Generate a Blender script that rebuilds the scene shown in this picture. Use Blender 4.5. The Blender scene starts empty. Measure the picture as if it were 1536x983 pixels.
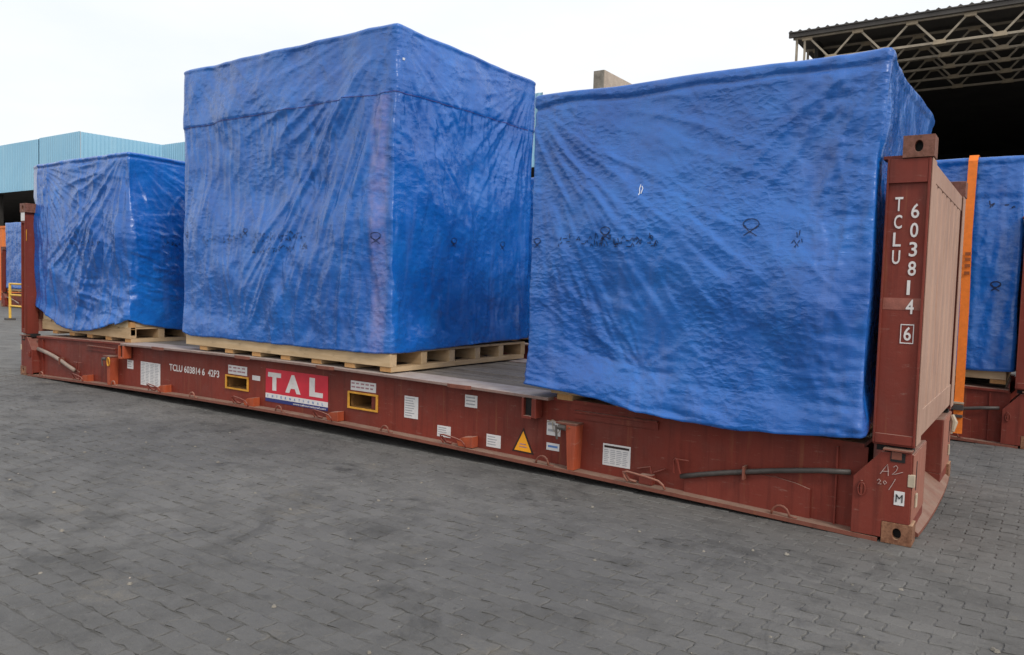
import bpy, bmesh, math, random
import numpy as np
from mathutils import Vector, Matrix
random.seed(4)
C = bpy.context.scene.collection
R = math.radians

# ------------------------------------------------------------------ camera
cam_d = bpy.data.cameras.new("camera"); cam = bpy.data.objects.new("camera", cam_d); C.objects.link(cam)
cam_d.sensor_width = 36.0; cam_d.lens = 1157.44 / 1536 * 36
cam_d.clip_start = 0.1; cam_d.clip_end = 3000
yaw, pit, rol = -0.6023925, -0.0546534, 0.0300877
fw = Vector((math.sin(yaw)*math.cos(pit), math.cos(yaw)*math.cos(pit), math.sin(pit)))
r0 = Vector((math.cos(yaw), -math.sin(yaw), 0)); u0 = r0.cross(fw)
rv = r0*math.cos(rol) + u0*math.sin(rol); uv = -r0*math.sin(rol) + u0*math.cos(rol)
M = Matrix((rv, uv, -fw)).transposed().to_4x4(); M.translation = Vector((12.799, -5.414, 1.5814))
cam.matrix_world = M
bpy.context.scene.camera = cam

# ------------------------------------------------------------------ sky and sun (hazy, overcast)
SUN_EL, SUN_AZ = 40, 112        # azimuth measured clockwise from +y: the veiled sun stands to the right
w = bpy.data.worlds.new("World"); bpy.context.scene.world = w; w.use_nodes = True
nt = w.node_tree; bg = nt.nodes["Background"]
sky = nt.nodes.new("ShaderNodeTexSky"); sky.sky_type = 'NISHITA'; sky.sun_disc = False
sky.sun_elevation = R(SUN_EL); sky.sun_rotation = R(SUN_AZ); sky.dust_density = 6; sky.air_density = 1.5
mx = nt.nodes.new("ShaderNodeMix"); mx.data_type = 'RGBA'; mx.inputs[0].default_value = 0.86
nt.links.new(sky.outputs[0], mx.inputs[6]); 
tcw = nt.nodes.new("ShaderNodeTexCoord"); mpw = nt.nodes.new("ShaderNodeMapping"); mpw.inputs['Scale'].default_value = (1, 1, 3.2)
nzw = nt.nodes.new("ShaderNodeTexNoise"); nzw.inputs['Scale'].default_value = 1.3; nzw.inputs['Detail'].default_value = 6; nzw.inputs['Roughness'].default_value = .55
rmw = nt.nodes.new("ShaderNodeValToRGB"); rmw.color_ramp.elements[0].position = .36; rmw.color_ramp.elements[1].position = .58
rmw.color_ramp.elements[0].color = (.88, .925, .965, 1); rmw.color_ramp.elements[1].color = (1, 1, 1, 1)
cw = nt.nodes.new("ShaderNodeMix"); cw.data_type = 'RGBA'; cw.blend_type = 'MULTIPLY'; cw.inputs[0].default_value = 1; cw.inputs[6].default_value = (11.7, 11.7, 11.8, 1)
nt.links.new(tcw.outputs['Generated'], mpw.inputs[0]); nt.links.new(mpw.outputs[0], nzw.inputs['Vector']); nt.links.new(nzw.outputs[0], rmw.inputs[0])
nt.links.new(rmw.outputs[0], cw.inputs[7]); nt.links.new(cw.outputs[2], mx.inputs[7])
nt.links.new(mx.outputs[2], bg.inputs[0]); bg.inputs[1].default_value = 0.1
sd = bpy.data.lights.new("sun", 'SUN'); sd.energy = 1.8; sd.angle = R(12); sd.color = (1, .95, .88)
so = bpy.data.objects.new("sun", sd); C.objects.link(so)
sv = Vector((math.sin(R(SUN_AZ))*math.cos(R(SUN_EL)), math.cos(R(SUN_AZ))*math.cos(R(SUN_EL)), math.sin(R(SUN_EL))))
so.rotation_euler = sv.to_track_quat('Z', 'Y').to_euler(); so.location = (12, -10, 20)
vs = bpy.context.scene.view_settings
vs.view_transform = 'Standard'; vs.look = 'None'; vs.exposure = 0; vs.gamma = 1; vs.use_curve_mapping = False

# ------------------------------------------------------------------ materials
class NT:
    def __init__(s, name):
        s.m = bpy.data.materials.new(name); s.m.use_nodes = True
        s.t = s.m.node_tree; s.b = s.t.nodes["Principled BSDF"]
    def n(s, kind, **kw):
        o = s.t.nodes.new("ShaderNode"+kind)
        for k, v in kw.items(): setattr(o, k, v)
        return o
    def l(s, a, b): s.t.links.new(a, b)
    def coord(s, which='Object', scale=(1, 1, 1), rot=(0, 0, 0)):
        tc = s.n('TexCoord'); mp = s.n('Mapping'); s.l(tc.outputs[which], mp.inputs[0])
        mp.inputs['Scale'].default_value = scale; mp.inputs['Rotation'].default_value = rot
        return mp.outputs[0]
    def noise(s, co, sc, det=4, rough=.55, dist=0):
        o = s.n('TexNoise'); s.l(co, o.inputs['Vector'])
        o.inputs['Scale'].default_value = sc; o.inputs['Detail'].default_value = det
        o.inputs['Roughness'].default_value = rough; o.inputs['Distortion'].default_value = dist
        return o.outputs[0]
    def ramp(s, fac, stops):
        o = s.n('ValToRGB'); s.l(fac, o.inputs[0]); e = o.color_ramp.elements
        while len(e) < len(stops): e.new(.5)
        for i, (p, c) in enumerate(stops):
            e[i].position = p; e[i].color = c if hasattr(c, '__len__') and len(c) == 4 else (*(c if hasattr(c, '__len__') else (c, c, c)), 1)
        return o.outputs[0]
    def mix(s, fac, a, b, mode='MIX'):
        o = s.n('Mix'); o.data_type = 'RGBA'; o.blend_type = mode
        if hasattr(fac, 'links'): s.l(fac, o.inputs[0])
        else: o.inputs[0].default_value = fac
        for i, v in ((6, a), (7, b)):
            if hasattr(v, 'links'): s.l(v, o.inputs[i])
            else: o.inputs[i].default_value = (*v, 1)
        return o.outputs[2]
    def math(s, op, a, b=0, clamp=False):
        o = s.n('Math'); o.operation = op; o.use_clamp = clamp
        for i, v in ((0, a), (1, b)):
            if hasattr(v, 'links'): s.l(v, o.inputs[i])
            else: o.inputs[i].default_value = v
        return o.outputs[0]
    def bump(s, h, dist=.01, st=1.0, prev=None):
        o = s.n('Bump'); s.l(h, o.inputs['Height']); o.inputs['Distance'].default_value = dist
        o.inputs['Strength'].default_value = st
        if prev is not None: s.l(prev, o.inputs['Normal'])
        return o.outputs[0]
    def done(s, col, rough=.6, normal=None, spec=.5, metal=0):
        if hasattr(col, 'links'): s.l(col, s.b.inputs['Base Color'])
        else: s.b.inputs['Base Color'].default_value = (*col, 1)
        if hasattr(rough, 'links'): s.l(rough, s.b.inputs['Roughness'])
        else: s.b.inputs['Roughness'].default_value = rough
        s.b.inputs['Specular IOR Level'].default_value = spec; s.b.inputs['Metallic'].default_value = metal
        if normal is not None: s.l(normal, s.b.inputs['Normal'])
        return s.m

def steel_paint(name, base, dark, dust=(.42, .31, .25), dust_amt=.75, rust=.35):
    t = NT(name); co = t.coord()
    c = t.mix(t.ramp(t.noise(co, 1.3, 6, .62), [(.35, 0), (.65, 1)]), base, dark)
    # faded, chalky areas of old paint
    fd = t.ramp(t.noise(co, 2.6, 7, .7), [(.5, 0), (.72, 1)])
    c = t.mix(t.math('MULTIPLY', fd, .13), c, tuple(b_*.6+d_*.4 for b_, d_ in zip(base, dust)))
    # runs of grime and of rust
    st = t.noise(t.coord(scale=(11, 11, .7)), 1.5, 5, .65)
    c = t.mix(t.math('MULTIPLY', t.ramp(st, [(.5, 0), (.72, 1)]), .5), c, tuple(v*.45 for v in dark))
    s2 = t.noise(t.coord(scale=(17, 17, .9), rot=(0, .02, 0)), 1.1, 4, .6)
    c = t.mix(t.math('MULTIPLY', t.ramp(s2, [(.6, 0), (.72, 1)]), .35), c, (.26, .10, .045))
    # small chips and rust spots
    chips = t.ramp(t.noise(co, 30, 6, .75), [(.62, 0), (.68, 1)])
    c = t.mix(t.math('MULTIPLY', chips, rust), c, (.10, .035, .018))
    if rust > .5:
        c = t.mix(t.ramp(t.noise(co, 22, 6, .8), [(.42, 0), (.62, .85)]), c, (.12, .045, .025))
        c = t.mix(t.ramp(t.noise(co, 51, 4, .7), [(.58, 0), (.66, .7)]), c, (.045, .02, .013))
    # pale scuffs
    sc = t.ramp(t.noise(t.coord(scale=(2.2, 2.2, 11)), 3.4, 7, .75), [(.60, 0), (.70, 1)])
    c = t.mix(t.math('MULTIPLY', sc, .30), c, dust)
    # dust lying on level ledges
    g = t.n('NewGeometry'); sp = t.n('SeparateXYZ'); t.l(g.outputs['True Normal'], sp.inputs[0])
    up = t.ramp(sp.outputs[2], [(.5, 0), (.9, 1)])
    dn = t.ramp(t.noise(co, 7, 6, .7), [(.28, .35), (.6, 1)])
    c = t.mix(t.math('MULTIPLY', t.math('MULTIPLY', up, dn), dust_amt), c, dust)
    h = t.noise(co, 18, 5, .6)
    return t.done(c, t.ramp(t.noise(co, 6, 4), [(.3, .42), (.7, .7)]), t.bump(h, .004, .6, t.bump(t.noise(co, 1.6, 2), .03, .4)), .28)

def plain(name, col, rough=.6, var=.15, sc=8, bump=.002, spec=.4):
    t = NT(name); co = t.coord()
    c = t.mix(t.ramp(t.noise(co, sc, 5, .65), [(.3, 0), (.7, 1)]), tuple(v*(1-var) for v in col), tuple(min(1, v*(1+var)) for v in col))
    return t.done(c, rough, t.bump(t.noise(co, sc*4, 4), bump, .7), spec)

MT = {}
MT['red'] = steel_paint('red_brown_paint', (.20, .036, .023), (.15, .028, .019))
MT['redweb'] = steel_paint('red_brown_web_paint', (.205, .033, .020), (.145, .026, .017), rust=.25)
MT['orangered'] = steel_paint('orange_red_paint', (.42, .085, .03), (.3, .06, .03), rust=.3)
MT['beige'] = steel_paint('dusty_pink_beige_paint', (.42, .27, .205), (.35, .21, .16), dust=(.47, .35, .28), rust=.15)
MT['pinkish'] = steel_paint('faded_pink_brown_paint', (.33, .13, .09), (.26, .10, .07), dust=(.45, .33, .26))
MT['redband'] = plain('rubbed_paint', (.27, .09, .065), .6, .25, 20)
MT['fitting'] = steel_paint('worn_corner_casting', (.36, .18, .10), (.17, .075, .045), dust=(.5, .34, .22), rust=.8)
MT['fitting_dark'] = steel_paint('worn_upper_casting', (.25, .12, .085), (.2, .08, .06), dust=(.4, .28, .2), rust=.6)
MT['flange'] = steel_paint('dusty_rail', (.22, .075, .05), (.16, .055, .038), dust=(.28, .20, .155), dust_amt=.9)
MT['decksteel'] = steel_paint('deck_edge_steel', (.27, .19, .165), (.21, .13, .11), dust=(.42, .37, .34), dust_amt=.95)
MT['yellow'] = plain('yellow_frame_paint', (.62, .3, .035), .55, .25, 12)
MT['pocket'] = plain('pocket_inside', (.22, .11, .035), .7, .4, 6)
MT['black'] = plain('dark_hollow', (.012, .011, .011), .8)
MT['rod'] = plain('dull_steel_rod', (.07, .06, .055), .5, .3, 10)
MT['rodpale'] = plain('dusty_steel_bar', (.3, .23, .19), .6, .25, 10)
MT['sticker'] = plain('white_sticker', (.66, .64, .63), .45, .08, 14, .0005)
MT['print'] = plain('grey_print', (.34, .34, .36), .5, .2, 30, .0)
MT['printred'] = plain('red_grey_print', (.38, .2, .22), .5, .3, 30, .0)
MT['lettering'] = plain('white_lettering', (.68, .64, .62), .5, .12, 12, .0005)
MT['signred'] = plain('sign_red', (.58, .025, .045), .4, .12, 5, .0005)
MT['signblue'] = plain('sign_navy', (.025, .035, .16), .4, .1, 5, .0005)
MT['blueprint'] = plain('blue_print', (.1, .2, .45), .4, .1, 5, .0)
MT['triblack'] = plain('sign_black', (.03, .012, .01), .5)
MT['triyellow'] = plain('sign_amber', (.85, .36, .02), .4, .06, 5, .0005)
MT['blacktext'] = plain('black_text', (.02, .02, .022), .5)
MT['chalk'] = plain('chalk_stroke', (.5, .36, .33), .9)
MT['cream'] = plain('cream_metal', (.42, .35, .26), .5, .2)
MT['orange'] = plain('orange_webbing', (.85, .2, .02), .65, .12, 20)
MT['orangecont'] = plain('orange_container', (.75, .19, .035), .6, .1, 2)
MT['strapmark'] = plain('brown_strap_print', (.3, .08, .02), .7)
MT['ylrail'] = plain('yellow_rail', (.7, .42, .06), .5, .2)
MT['concrete'] = plain('grey_concrete', (.44, .37, .31), .9, .22, 1.2, .02)
MT['concrete_end'] = plain('dark_concrete_edge', (.22, .2, .17), .9, .35, 2.5, .02)
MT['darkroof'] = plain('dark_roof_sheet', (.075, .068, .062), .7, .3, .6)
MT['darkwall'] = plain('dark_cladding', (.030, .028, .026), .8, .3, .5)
MT['truss'] = plain('truss_paint', (.34, .29, .22), .7, .25, 3)
MT['gusset'] = plain('gusset_plate', (.36, .29, .2), .7, .25, 3)
MT['greycont'] = plain('pale_container', (.42, .45, .45), .6, .15, 2)
MT['deckinside'] = plain('deck_joists', (.05, .03, .025), .8)

def teal():
    t = NT('teal_cladding'); co = t.coord()
    c = t.mix(t.ramp(t.noise(co, .25, 5, .6), [(.3, 0), (.7, 1)]), (.235, .46, .63), (.28, .52, .68))
    st = t.ramp(t.noise(t.coord(scale=(1.2, 1.2, .12)), 1.5, 4), [(.5, 0), (.8, 1)])
    c = t.mix(t.math('MULTIPLY', st, .3), c, (.4, .58, .66))
    return t.done(c, .5, None, .4)
MT['teal'] = teal()

def wood(name, a, b, axis=0):
    t = NT(name); sc = [14, 14, 14]; sc[axis] = 1.2
    g = t.noise(t.coord(scale=tuple(sc)), 2.2, 6, .65, .6)
    big = t.noise(t.coord(), 2.2, 3)
    c = t.mix(t.ramp(g, [(.3, 0), (.72, 1)]), a, b)
    c = t.mix(t.math('MULTIPLY', t.ramp(big, [(.42, 0), (.7, 1)]), .35), c, tuple(v*.6 for v in b))
    kn = t.ramp(t.noise(t.coord(scale=tuple(3 if q != axis else .9 for q in range(3))), 4, 5, .7), [(.6, 0), (.7, 1)])
    c = t.mix(t.math('MULTIPLY', kn, .5), c, tuple(v*.35 for v in b))
    oi = t.n('ObjectInfo'); c = t.mix(.8, c, t.ramp(oi.outputs['Random'], [(0, (.70, .64, .56)), (1, (1, 1, 1))]), 'MULTIPLY')
    return t.done(c, .75, t.bump(g, .004, .6), .25)
MT['pine'] = wood('pine_board', (.66, .50, .32), (.52, .36, .2), 0)
MT['piney'] = wood('pine_board_crosswise', (.62, .46, .28), (.46, .31, .17), 1)
MT['endgrain'] = wood('orange_end_grain', (.62, .36, .15), (.48, .25, .10), 2)
MT['ply'] = wood('plywood_panel', (.68, .55, .36), (.6, .46, .28), 0)
MT['plank'] = wood('weathered_deck_plank', (.33, .29, .25), (.17, .15, .13), 0)

def tarp_mat(name, slant, fine, sheen_band=False):
    t = NT(name); co = t.coord()
    big = t.ramp(t.noise(co, .8, 5, .6), [(.3, 0), (.7, 1)])
    c = t.mix(big, (.004, .084, .37), (.009, .143, .53))
    # faded, slightly mauve bleached streaks running down the cloth
    st = t.ramp(t.noise(t.coord(scale=(3.2, 3.2, .35)), 1.6, 5, .65), [(.55, 0), (.70, 1)])
    c = t.mix(t.math('MULTIPLY', st, .32), c, (.11, .19, .50))
    dirt = t.ramp(t.noise(co, 3.2, 7, .72), [(.5, 0), (.72, 1)])
    c = t.mix(t.math('MULTIPLY', dirt, .25), c, (.025, .2, .6))
    dk = t.ramp(t.noise(t.coord(scale=(1, 1, 1.6)), 4, 7, .75), [(.5, 0), (.70, 1)])
    c = t.mix(t.math('MULTIPLY', dk, .40), c, (.006, .045, .24))
    def rdg(co_, sc_, det, ro=.6):
        o = t.n('TexNoise'); o.noise_type = 'RIDGED_MULTIFRACTAL'; t.l(co_, o.inputs['Vector']); o.inputs['Scale'].default_value = sc_
        o.inputs['Detail'].default_value = det; o.inputs['Roughness'].default_value = ro; o.inputs['Distortion'].default_value = .25
        return t.math('MULTIPLY', o.outputs[0], .4)
    def crumple(co_, sc_, warp, det):
        """creased facets: the difference of the two nearest cells of a warped lattice gives flat facets with sharp valleys"""
        nz = t.n('TexNoise'); t.l(co_, nz.inputs['Vector']); nz.inputs['Scale'].default_value = sc_*.55; nz.inputs['Detail'].default_value = det
        v1 = t.n('VectorMath'); v1.operation = 'SCALE'; t.l(nz.outputs['Color'], v1.inputs[0]); v1.inputs['Scale'].default_value = warp/sc_
        v2 = t.n('VectorMath'); v2.operation = 'ADD'; t.l(co_, v2.inputs[0]); t.l(v1.outputs[0], v2.inputs[1])
        v = t.n('TexVoronoi'); v.feature = 'F1'; t.l(v2.outputs[0], v.inputs['Vector']); v.inputs['Scale'].default_value = sc_
        return v.outputs['Distance']
    wv = t.noise(t.coord(scale=(.3, .3, 3)), 42, 4, .65, .3)
    ms = t.ramp(t.noise(co, 1.5, 4, .6), [(.36, .12), (.60, 1)])
    ms2 = t.ramp(t.noise(t.coord(rot=(1, 2, 0)), 1.1, 4, .6), [(.4, .15), (.62, 1)])
    fc = t.coord(scale=(.75, .75, 1.25), rot=(0, slant, 0))
    b = t.bump(wv, .0018, 1)
    b = t.bump(t.math('MULTIPLY', crumple(fc, 15*fine, 1.6, 4), ms), .0068, 1, b)
    b = t.bump(t.math('MULTIPLY', crumple(t.coord(scale=(1, 1, .6), rot=(0, slant*.5, 0)), 4.5, 1.6, 4), ms2), .026, .8, b)
    b = t.bump(t.noise(co, 1.8, 2, .5, .6), .10, .6, b)
    rough = t.ramp(t.noise(co, 5, 5, .65), [(.3, .2), (.7, .34)])
    t.b.inputs['Coat Weight'].default_value = .2; t.b.inputs['Coat Roughness'].default_value = .18
    if sheen_band:     # lilac sheen of the near corner, painted into the colour as a long stripe
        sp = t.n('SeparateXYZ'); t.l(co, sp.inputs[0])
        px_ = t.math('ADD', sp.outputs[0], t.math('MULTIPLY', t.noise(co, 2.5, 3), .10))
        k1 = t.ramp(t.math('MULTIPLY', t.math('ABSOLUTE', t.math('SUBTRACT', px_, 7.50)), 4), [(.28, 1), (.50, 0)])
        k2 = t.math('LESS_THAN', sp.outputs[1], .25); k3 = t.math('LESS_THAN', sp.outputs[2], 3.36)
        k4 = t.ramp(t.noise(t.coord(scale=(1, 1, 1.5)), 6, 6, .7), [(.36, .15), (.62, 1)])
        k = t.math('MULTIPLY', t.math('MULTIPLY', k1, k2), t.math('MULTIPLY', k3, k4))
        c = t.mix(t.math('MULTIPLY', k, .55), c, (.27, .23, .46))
    return t.done(c, rough, b, .72)
MT['tarp'] = tarp_mat('blue_woven_tarpaulin', .15, 1.0)
MT['tarpband'] = tarp_mat('blue_sheen_band_tarpaulin', .15, 1.0, True)
MT['tarpfine'] = tarp_mat('blue_crinkled_tarpaulin', .5, 1.5)
MT['mark'] = plain('black_marker', (.006, .015, .06), .6, .3, 30)
MT['hole'] = plain('pale_patch', (.62, .66, .75), .6)
MT['seam'] = plain('tarp_seam_thread', (.05, .045, .2), .7)

def paver_mat(name, use_brick):
    t = NT(name); tc = t.n('NewGeometry'); P = tc.outputs['Position']
    big = t.noise(P, .35, 6, .65); med = t.noise(P, 2.3, 7, .72); fine = t.noise(P, 48, 5, .75)
    c = t.mix(t.ramp(big, [(.32, 0), (.68, 1)]), (.110, .108, .105), (.166, .161, .153))
    c = t.mix(t.math('MULTIPLY', t.ramp(med, [(.48, 0), (.66, 1)]), .55), c, (.07, .068, .066))
    sm = t.ramp(t.noise(P, 1.1, 8, .75, 1.2), [(.54, 0), (.64, 1)])
    c = t.mix(t.math('MULTIPLY', sm, .55), c, (.055, .054, .053))
    tan = t.ramp(t.noise(P, 1.3, 8, .8), [(.57, 0), (.68, 1)])
    c = t.mix(t.math('MULTIPLY', tan, .42), c, (.215, .19, .15))
    spk = t.ramp(t.noise(P, 22, 5, .7), [(.60, 0), (.70, 1)])
    c = t.mix(t.math('MULTIPLY', spk, .5), c, (.045, .043, .042))
    pale = t.ramp(t.noise(P, 37, 5, .7), [(.62, 0), (.72, 1)])
    c = t.mix(t.math('MULTIPLY', pale, .45), c, (.27, .26, .24))
    b = t.bump(fine, .005, .8, t.bump(t.noise(P, 9, 5, .7), .012, .5, t.bump(med, .02, .5)))
    oil = t.n('TexVoronoi'); oil.feature = 'F1'; t.l(P, oil.inputs['Vector']); oil.inputs['Scale'].default_value = .8
    ow = t.math('ADD', oil.outputs['Distance'], t.math('MULTIPLY', t.noise(P, 9, 4, .6), .22))
    c = t.mix(t.math('MULTIPLY', t.ramp(ow, [(.15, 1), (.21, 0)]), .55), c, (.04, .039, .038))
    if use_brick == 'yard':
        sp = t.n('SeparateXYZ'); t.l(P, sp.inputs[0])
        br = t.n('TexBrick'); t.l(P, br.inputs['Vector'])
        br.inputs['Scale'].default_value = 1; br.inputs['Brick Width'].default_value = .19; br.inputs['Row Height'].default_value = .112
        br.inputs['Mortar Size'].default_value = .006; br.inputs['Mortar Smooth'].default_value = .5
        br.inputs['Color1'].default_value = (1, 1, 1, 1); br.inputs['Color2'].default_value = (.92, .92, .92, 1); br.inputs['Mortar'].default_value = (.5, .48, .45, 1)
        c = t.mix(.55, c, br.outputs['Color'], 'MULTIPLY')
    if use_brick == 'paver':
        oi = t.n('ObjectInfo')
        c = t.mix(.35, c, t.ramp(oi.outputs['Random'], [(0, .6), (1, 1.0)]), 'MULTIPLY')
    if use_brick == 'stuff':
        at = t.n('Attribute'); at.attribute_name = 'tone'
        c = t.mix(.35, c, t.ramp(at.outputs['Fac'], [(0, .6), (1, 1.0)]), 'MULTIPLY')
    return t.done(c, t.ramp(med, [(.3, .6), (.7, .85)]), b, .35)
MT['yard'] = paver_mat('paved_ground', 'yard')
MT['paver'] = paver_mat('concrete_paver', 'paver')
MT['paverstuff'] = paver_mat('concrete_paver_field', 'stuff')

# ------------------------------------------------------------------ mesh helpers
def tag(o, label=None, cat=None, group=None, kind=None):
    if label: o['label'] = label
    if cat: o['category'] = cat
    if group: o['group'] = group
    if kind: o['kind'] = kind
    return o
def empty(name, loc=(0, 0, 0), **kw):
    o = bpy.data.objects.new(name, None); C.objects.link(o); o.location = loc; o.empty_display_size = .3
    return tag(o, **kw)
class MB:
    def __init__(s): s.v = []; s.f = []
    def add(s, vs, fs):
        b = len(s.v); s.v += [tuple(v) for v in vs]; s.f += [tuple(i+b for i in f) for f in fs]; return s
    def box(s, x0, x1, y0, y1, z0, z1):
        return s.add([(x0,y0,z0),(x1,y0,z0),(x1,y1,z0),(x0,y1,z0),(x0,y0,z1),(x1,y0,z1),(x1,y1,z1),(x0,y1,z1)],
                     [(0,3,2,1),(4,5,6,7),(0,1,5,4),(1,2,6,5),(2,3,7,6),(3,0,4,7)])
    def prism(s, poly, a, b, axis='y'):
        n = len(poly)
        def P(p, t): return (p[0], t, p[1]) if axis == 'y' else ((t, p[0], p[1]) if axis == 'x' else (p[0], p[1], t))
        vs_ = [P(p, a) for p in poly] + [P(p, b) for p in poly]
        return s.add(vs_, [tuple(range(n)), tuple(range(2*n-1, n-1, -1))] + [(i, n+i, n+(i+1) % n, (i+1) % n) for i in range(n)])
    def tube(s, pts, r, n=8, cap=True, flat=1.0):
        pts = [Vector(p) for p in pts]; rings = []; prev = None
        for i, p in enumerate(pts):
            d = (pts[min(i+1, len(pts)-1)] - pts[max(i-1, 0)]).normalized()
            if prev is None:
                a = d.cross(Vector((0, 0, 1)));
                if a.length < .1: a = d.cross(Vector((0, 1, 0)))
                a.normalize()
            else: a = (prev - d*prev.dot(d)).normalized()
            prev = a; b = d.cross(a); rr = r[i] if hasattr(r, '__len__') else r
            rings.append([p + a*rr*flat*math.cos(2*math.pi*k/n) + b*rr*math.sin(2*math.pi*k/n) for k in range(n)])
        vs_ = [v for rg in rings for v in rg]; fs = []
        for i in range(len(rings)-1):
            for k in range(n):
                fs.append((i*n+k, i*n+(k+1) % n, (i+1)*n+(k+1) % n, (i+1)*n+k))
        if cap: fs += [tuple(range(n-1, -1, -1)), tuple(range((len(rings)-1)*n, len(rings)*n))]
        return s.add(vs_, fs)
    def bar(s, a, b, w_, h):
        a = Vector(a); b = Vector(b); d = (b-a).normalized(); u = d.cross(Vector((0, 1, 0)))
        if u.length < .1: u = d.cross(Vector((1, 0, 0)))
        u.normalize(); v = d.cross(u)
        q = [(-1,-1),(1,-1),(1,1),(-1,1)]
        vs_ = [a+u*i*w_/2+v*j*h/2 for i, j in q]+[b+u*i*w_/2+v*j*h/2 for i, j in q]
        return s.add(vs_, [(3,2,1,0),(4,5,6,7),(0,1,5,4),(1,2,6,5),(2,3,7,6),(3,0,4,7)])
    def mesh(s, name, mat, smooth=False, recalc=True):
        me = bpy.data.meshes.new(name); me.from_pydata(s.v, [], s.f)
        if recalc:
            bm = bmesh.new(); bm.from_mesh(me); bmesh.ops.recalc_face_normals(bm, faces=bm.faces); bm.to_mesh(me); bm.free()
        me.materials.append(MT[mat] if isinstance(mat, str) else mat)
        if smooth: me.polygons.foreach_set('use_smooth', [True]*len(me.polygons))
        me.update(); return me
    def build(s, name, mat, parent=None, smooth=False, bev=0, loc=None, **kw):
        o = bpy.data.objects.new(name, s.mesh(name, mat, smooth)); C.objects.link(o)
        if parent: o.parent = parent
        if loc: o.location = loc
        if bev:
            m = o.modifiers.new('bevel', 'BEVEL'); m.width = bev; m.segments = 2; m.limit_method = 'ANGLE'; m.harden_normals = False
        return tag(o, **kw)
def link(name, me, parent=None, loc=(0, 0, 0), rot=(0, 0, 0), scale=(1, 1, 1), **kw):
    o = bpy.data.objects.new(name, me); C.objects.link(o); o.parent = parent
    o.location = loc; o.rotation_euler = rot; o.scale = scale
    return tag(o, **kw)
def copy_tree(o, parent=None, skip=()):
    c = o.copy(); C.objects.link(c); c.parent = parent
    for ch in list(o.children):
        if ch.name.split('.')[0] in skip: continue
        copy_tree(ch, c, skip)
    return c
TEXTC = {}
def text(s, h, loc, parent, mat='lettering', wide=1.0, bold=.02, name='lettering', width=None, rot=(R(90), 0, 0)):
    key = (s, bold)
    if key not in TEXTC:
        cu = bpy.data.curves.new('text', 'FONT'); cu.body = s; cu.size = 1; cu.offset = bold; cu.extrude = .004; cu.resolution_u = 3
        ob = bpy.data.objects.new('text', cu); C.objects.link(ob)
        bpy.context.view_layer.update()
        me = bpy.data.meshes.new_from_object(ob.evaluated_get(bpy.context.evaluated_depsgraph_get()))
        bpy.data.objects.remove(ob); TEXTC[key] = me
    me = TEXTC[key].copy(); me.materials.clear(); me.materials.append(MT[mat])
    co = np.array([v.co for v in me.vertices]); mn, mxx = co.min(0), co.max(0)
    sx = (width/(mxx[0]-mn[0])) if width else h*wide/(mxx[1]-mn[1]); sy = h/(mxx[1]-mn[1])
    for v in me.vertices: v.co = ((v.co[0]-mn[0])*sx, (v.co[1]-mn[1])*sy, v.co[2]*.3)
    return link(name, me, parent, loc, rot)

# ------------------------------------------------------------------ numpy gradient noise
def perlin(x, y, seed=0):
    x = np.asarray(x, float); y = np.asarray(y, float)
    xi = np.floor(x).astype(np.int64); yi = np.floor(y).astype(np.int64); xf = x-xi; yf = y-yi
    def g(ix, iy):
        h = (ix*374761393 + iy*668265263 + seed*1442695041) & 0xffffffff
        h = ((h ^ (h >> 13))*1274126177) & 0xffffffff; h = h ^ (h >> 16)
        a = (h & 0xffff)/65536*2*np.pi
        return np.cos(a), np.sin(a)
    def dot(ix, iy, dx, dy):
        gx, gy = g(ix, iy); return gx*dx+gy*dy
    u = xf**3*(xf*(xf*6-15)+10); v = yf**3*(yf*(yf*6-15)+10)
    a = dot(xi, yi, xf, yf); b = dot(xi+1, yi, xf-1, yf); c = dot(xi, yi+1, xf, yf-1); d = dot(xi+1, yi+1, xf-1, yf-1)
    return (a+(b-a)*u + ((c+(d-c)*u)-(a+(b-a)*u))*v)*1.5
def sstep(a, b, x):
    t = np.clip((x-a)/(b-a), 0, 1); return t*t*(3-2*t)
def ridge(n, p=2.0): return (1-np.clip(np.abs(n)*1.9, 0, 1))**p
def fan(s, z, s0, z0, k, seed, rf=1.6, p=2.2, bias=.0):
    dx = s-s0; dz = z0-z; r = np.sqrt(dx*dx+dz*dz)+1e-6; th = np.arctan2(dx, dz+1e-6)
    return ridge(perlin(th*k+bias, r*.45+seed*3.1, seed), p)*sstep(.02, .5, r)*np.exp(-r/rf)*(.35+r*.6)
def creases(s, z, segs):
    """straight tented creases: each is (s0, z0, s1, z1, width, height), fading out at both ends"""
    d = np.zeros(np.shape(s)); sf = s.ravel() if hasattr(s, 'ravel') else s; zf = z.ravel(); out = d.ravel()
    for (a, b, c, e, wd, ht) in segs:
        m_ = (sf > min(a, c)-wd*2) & (sf < max(a, c)+wd*2) & (zf > min(b, e)-wd*2) & (zf < max(b, e)+wd*2)
        i = np.nonzero(m_)[0]
        if not len(i): continue
        L_ = math.hypot(c-a, e-b)+1e-6; ux, uz = (c-a)/L_, (e-b)/L_
        t = ((sf[i]-a)*ux+(zf[i]-b)*uz)/L_; k = -(sf[i]-a)*uz+(zf[i]-b)*ux
        k = k+.012*np.sin(t*5+a*9)
        tp = np.clip(t, 0, 1); ta = np.where((t > 0) & (t < 1), (4*tp*(1-tp))**.7, 0)
        q = np.where(k > 0, k/(wd*.45), -k/(wd*1.4)); q = np.clip(1-q, 0, 1)
        out[i] += ht*ta*q**1.3
    return out.reshape(np.shape(s))
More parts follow.
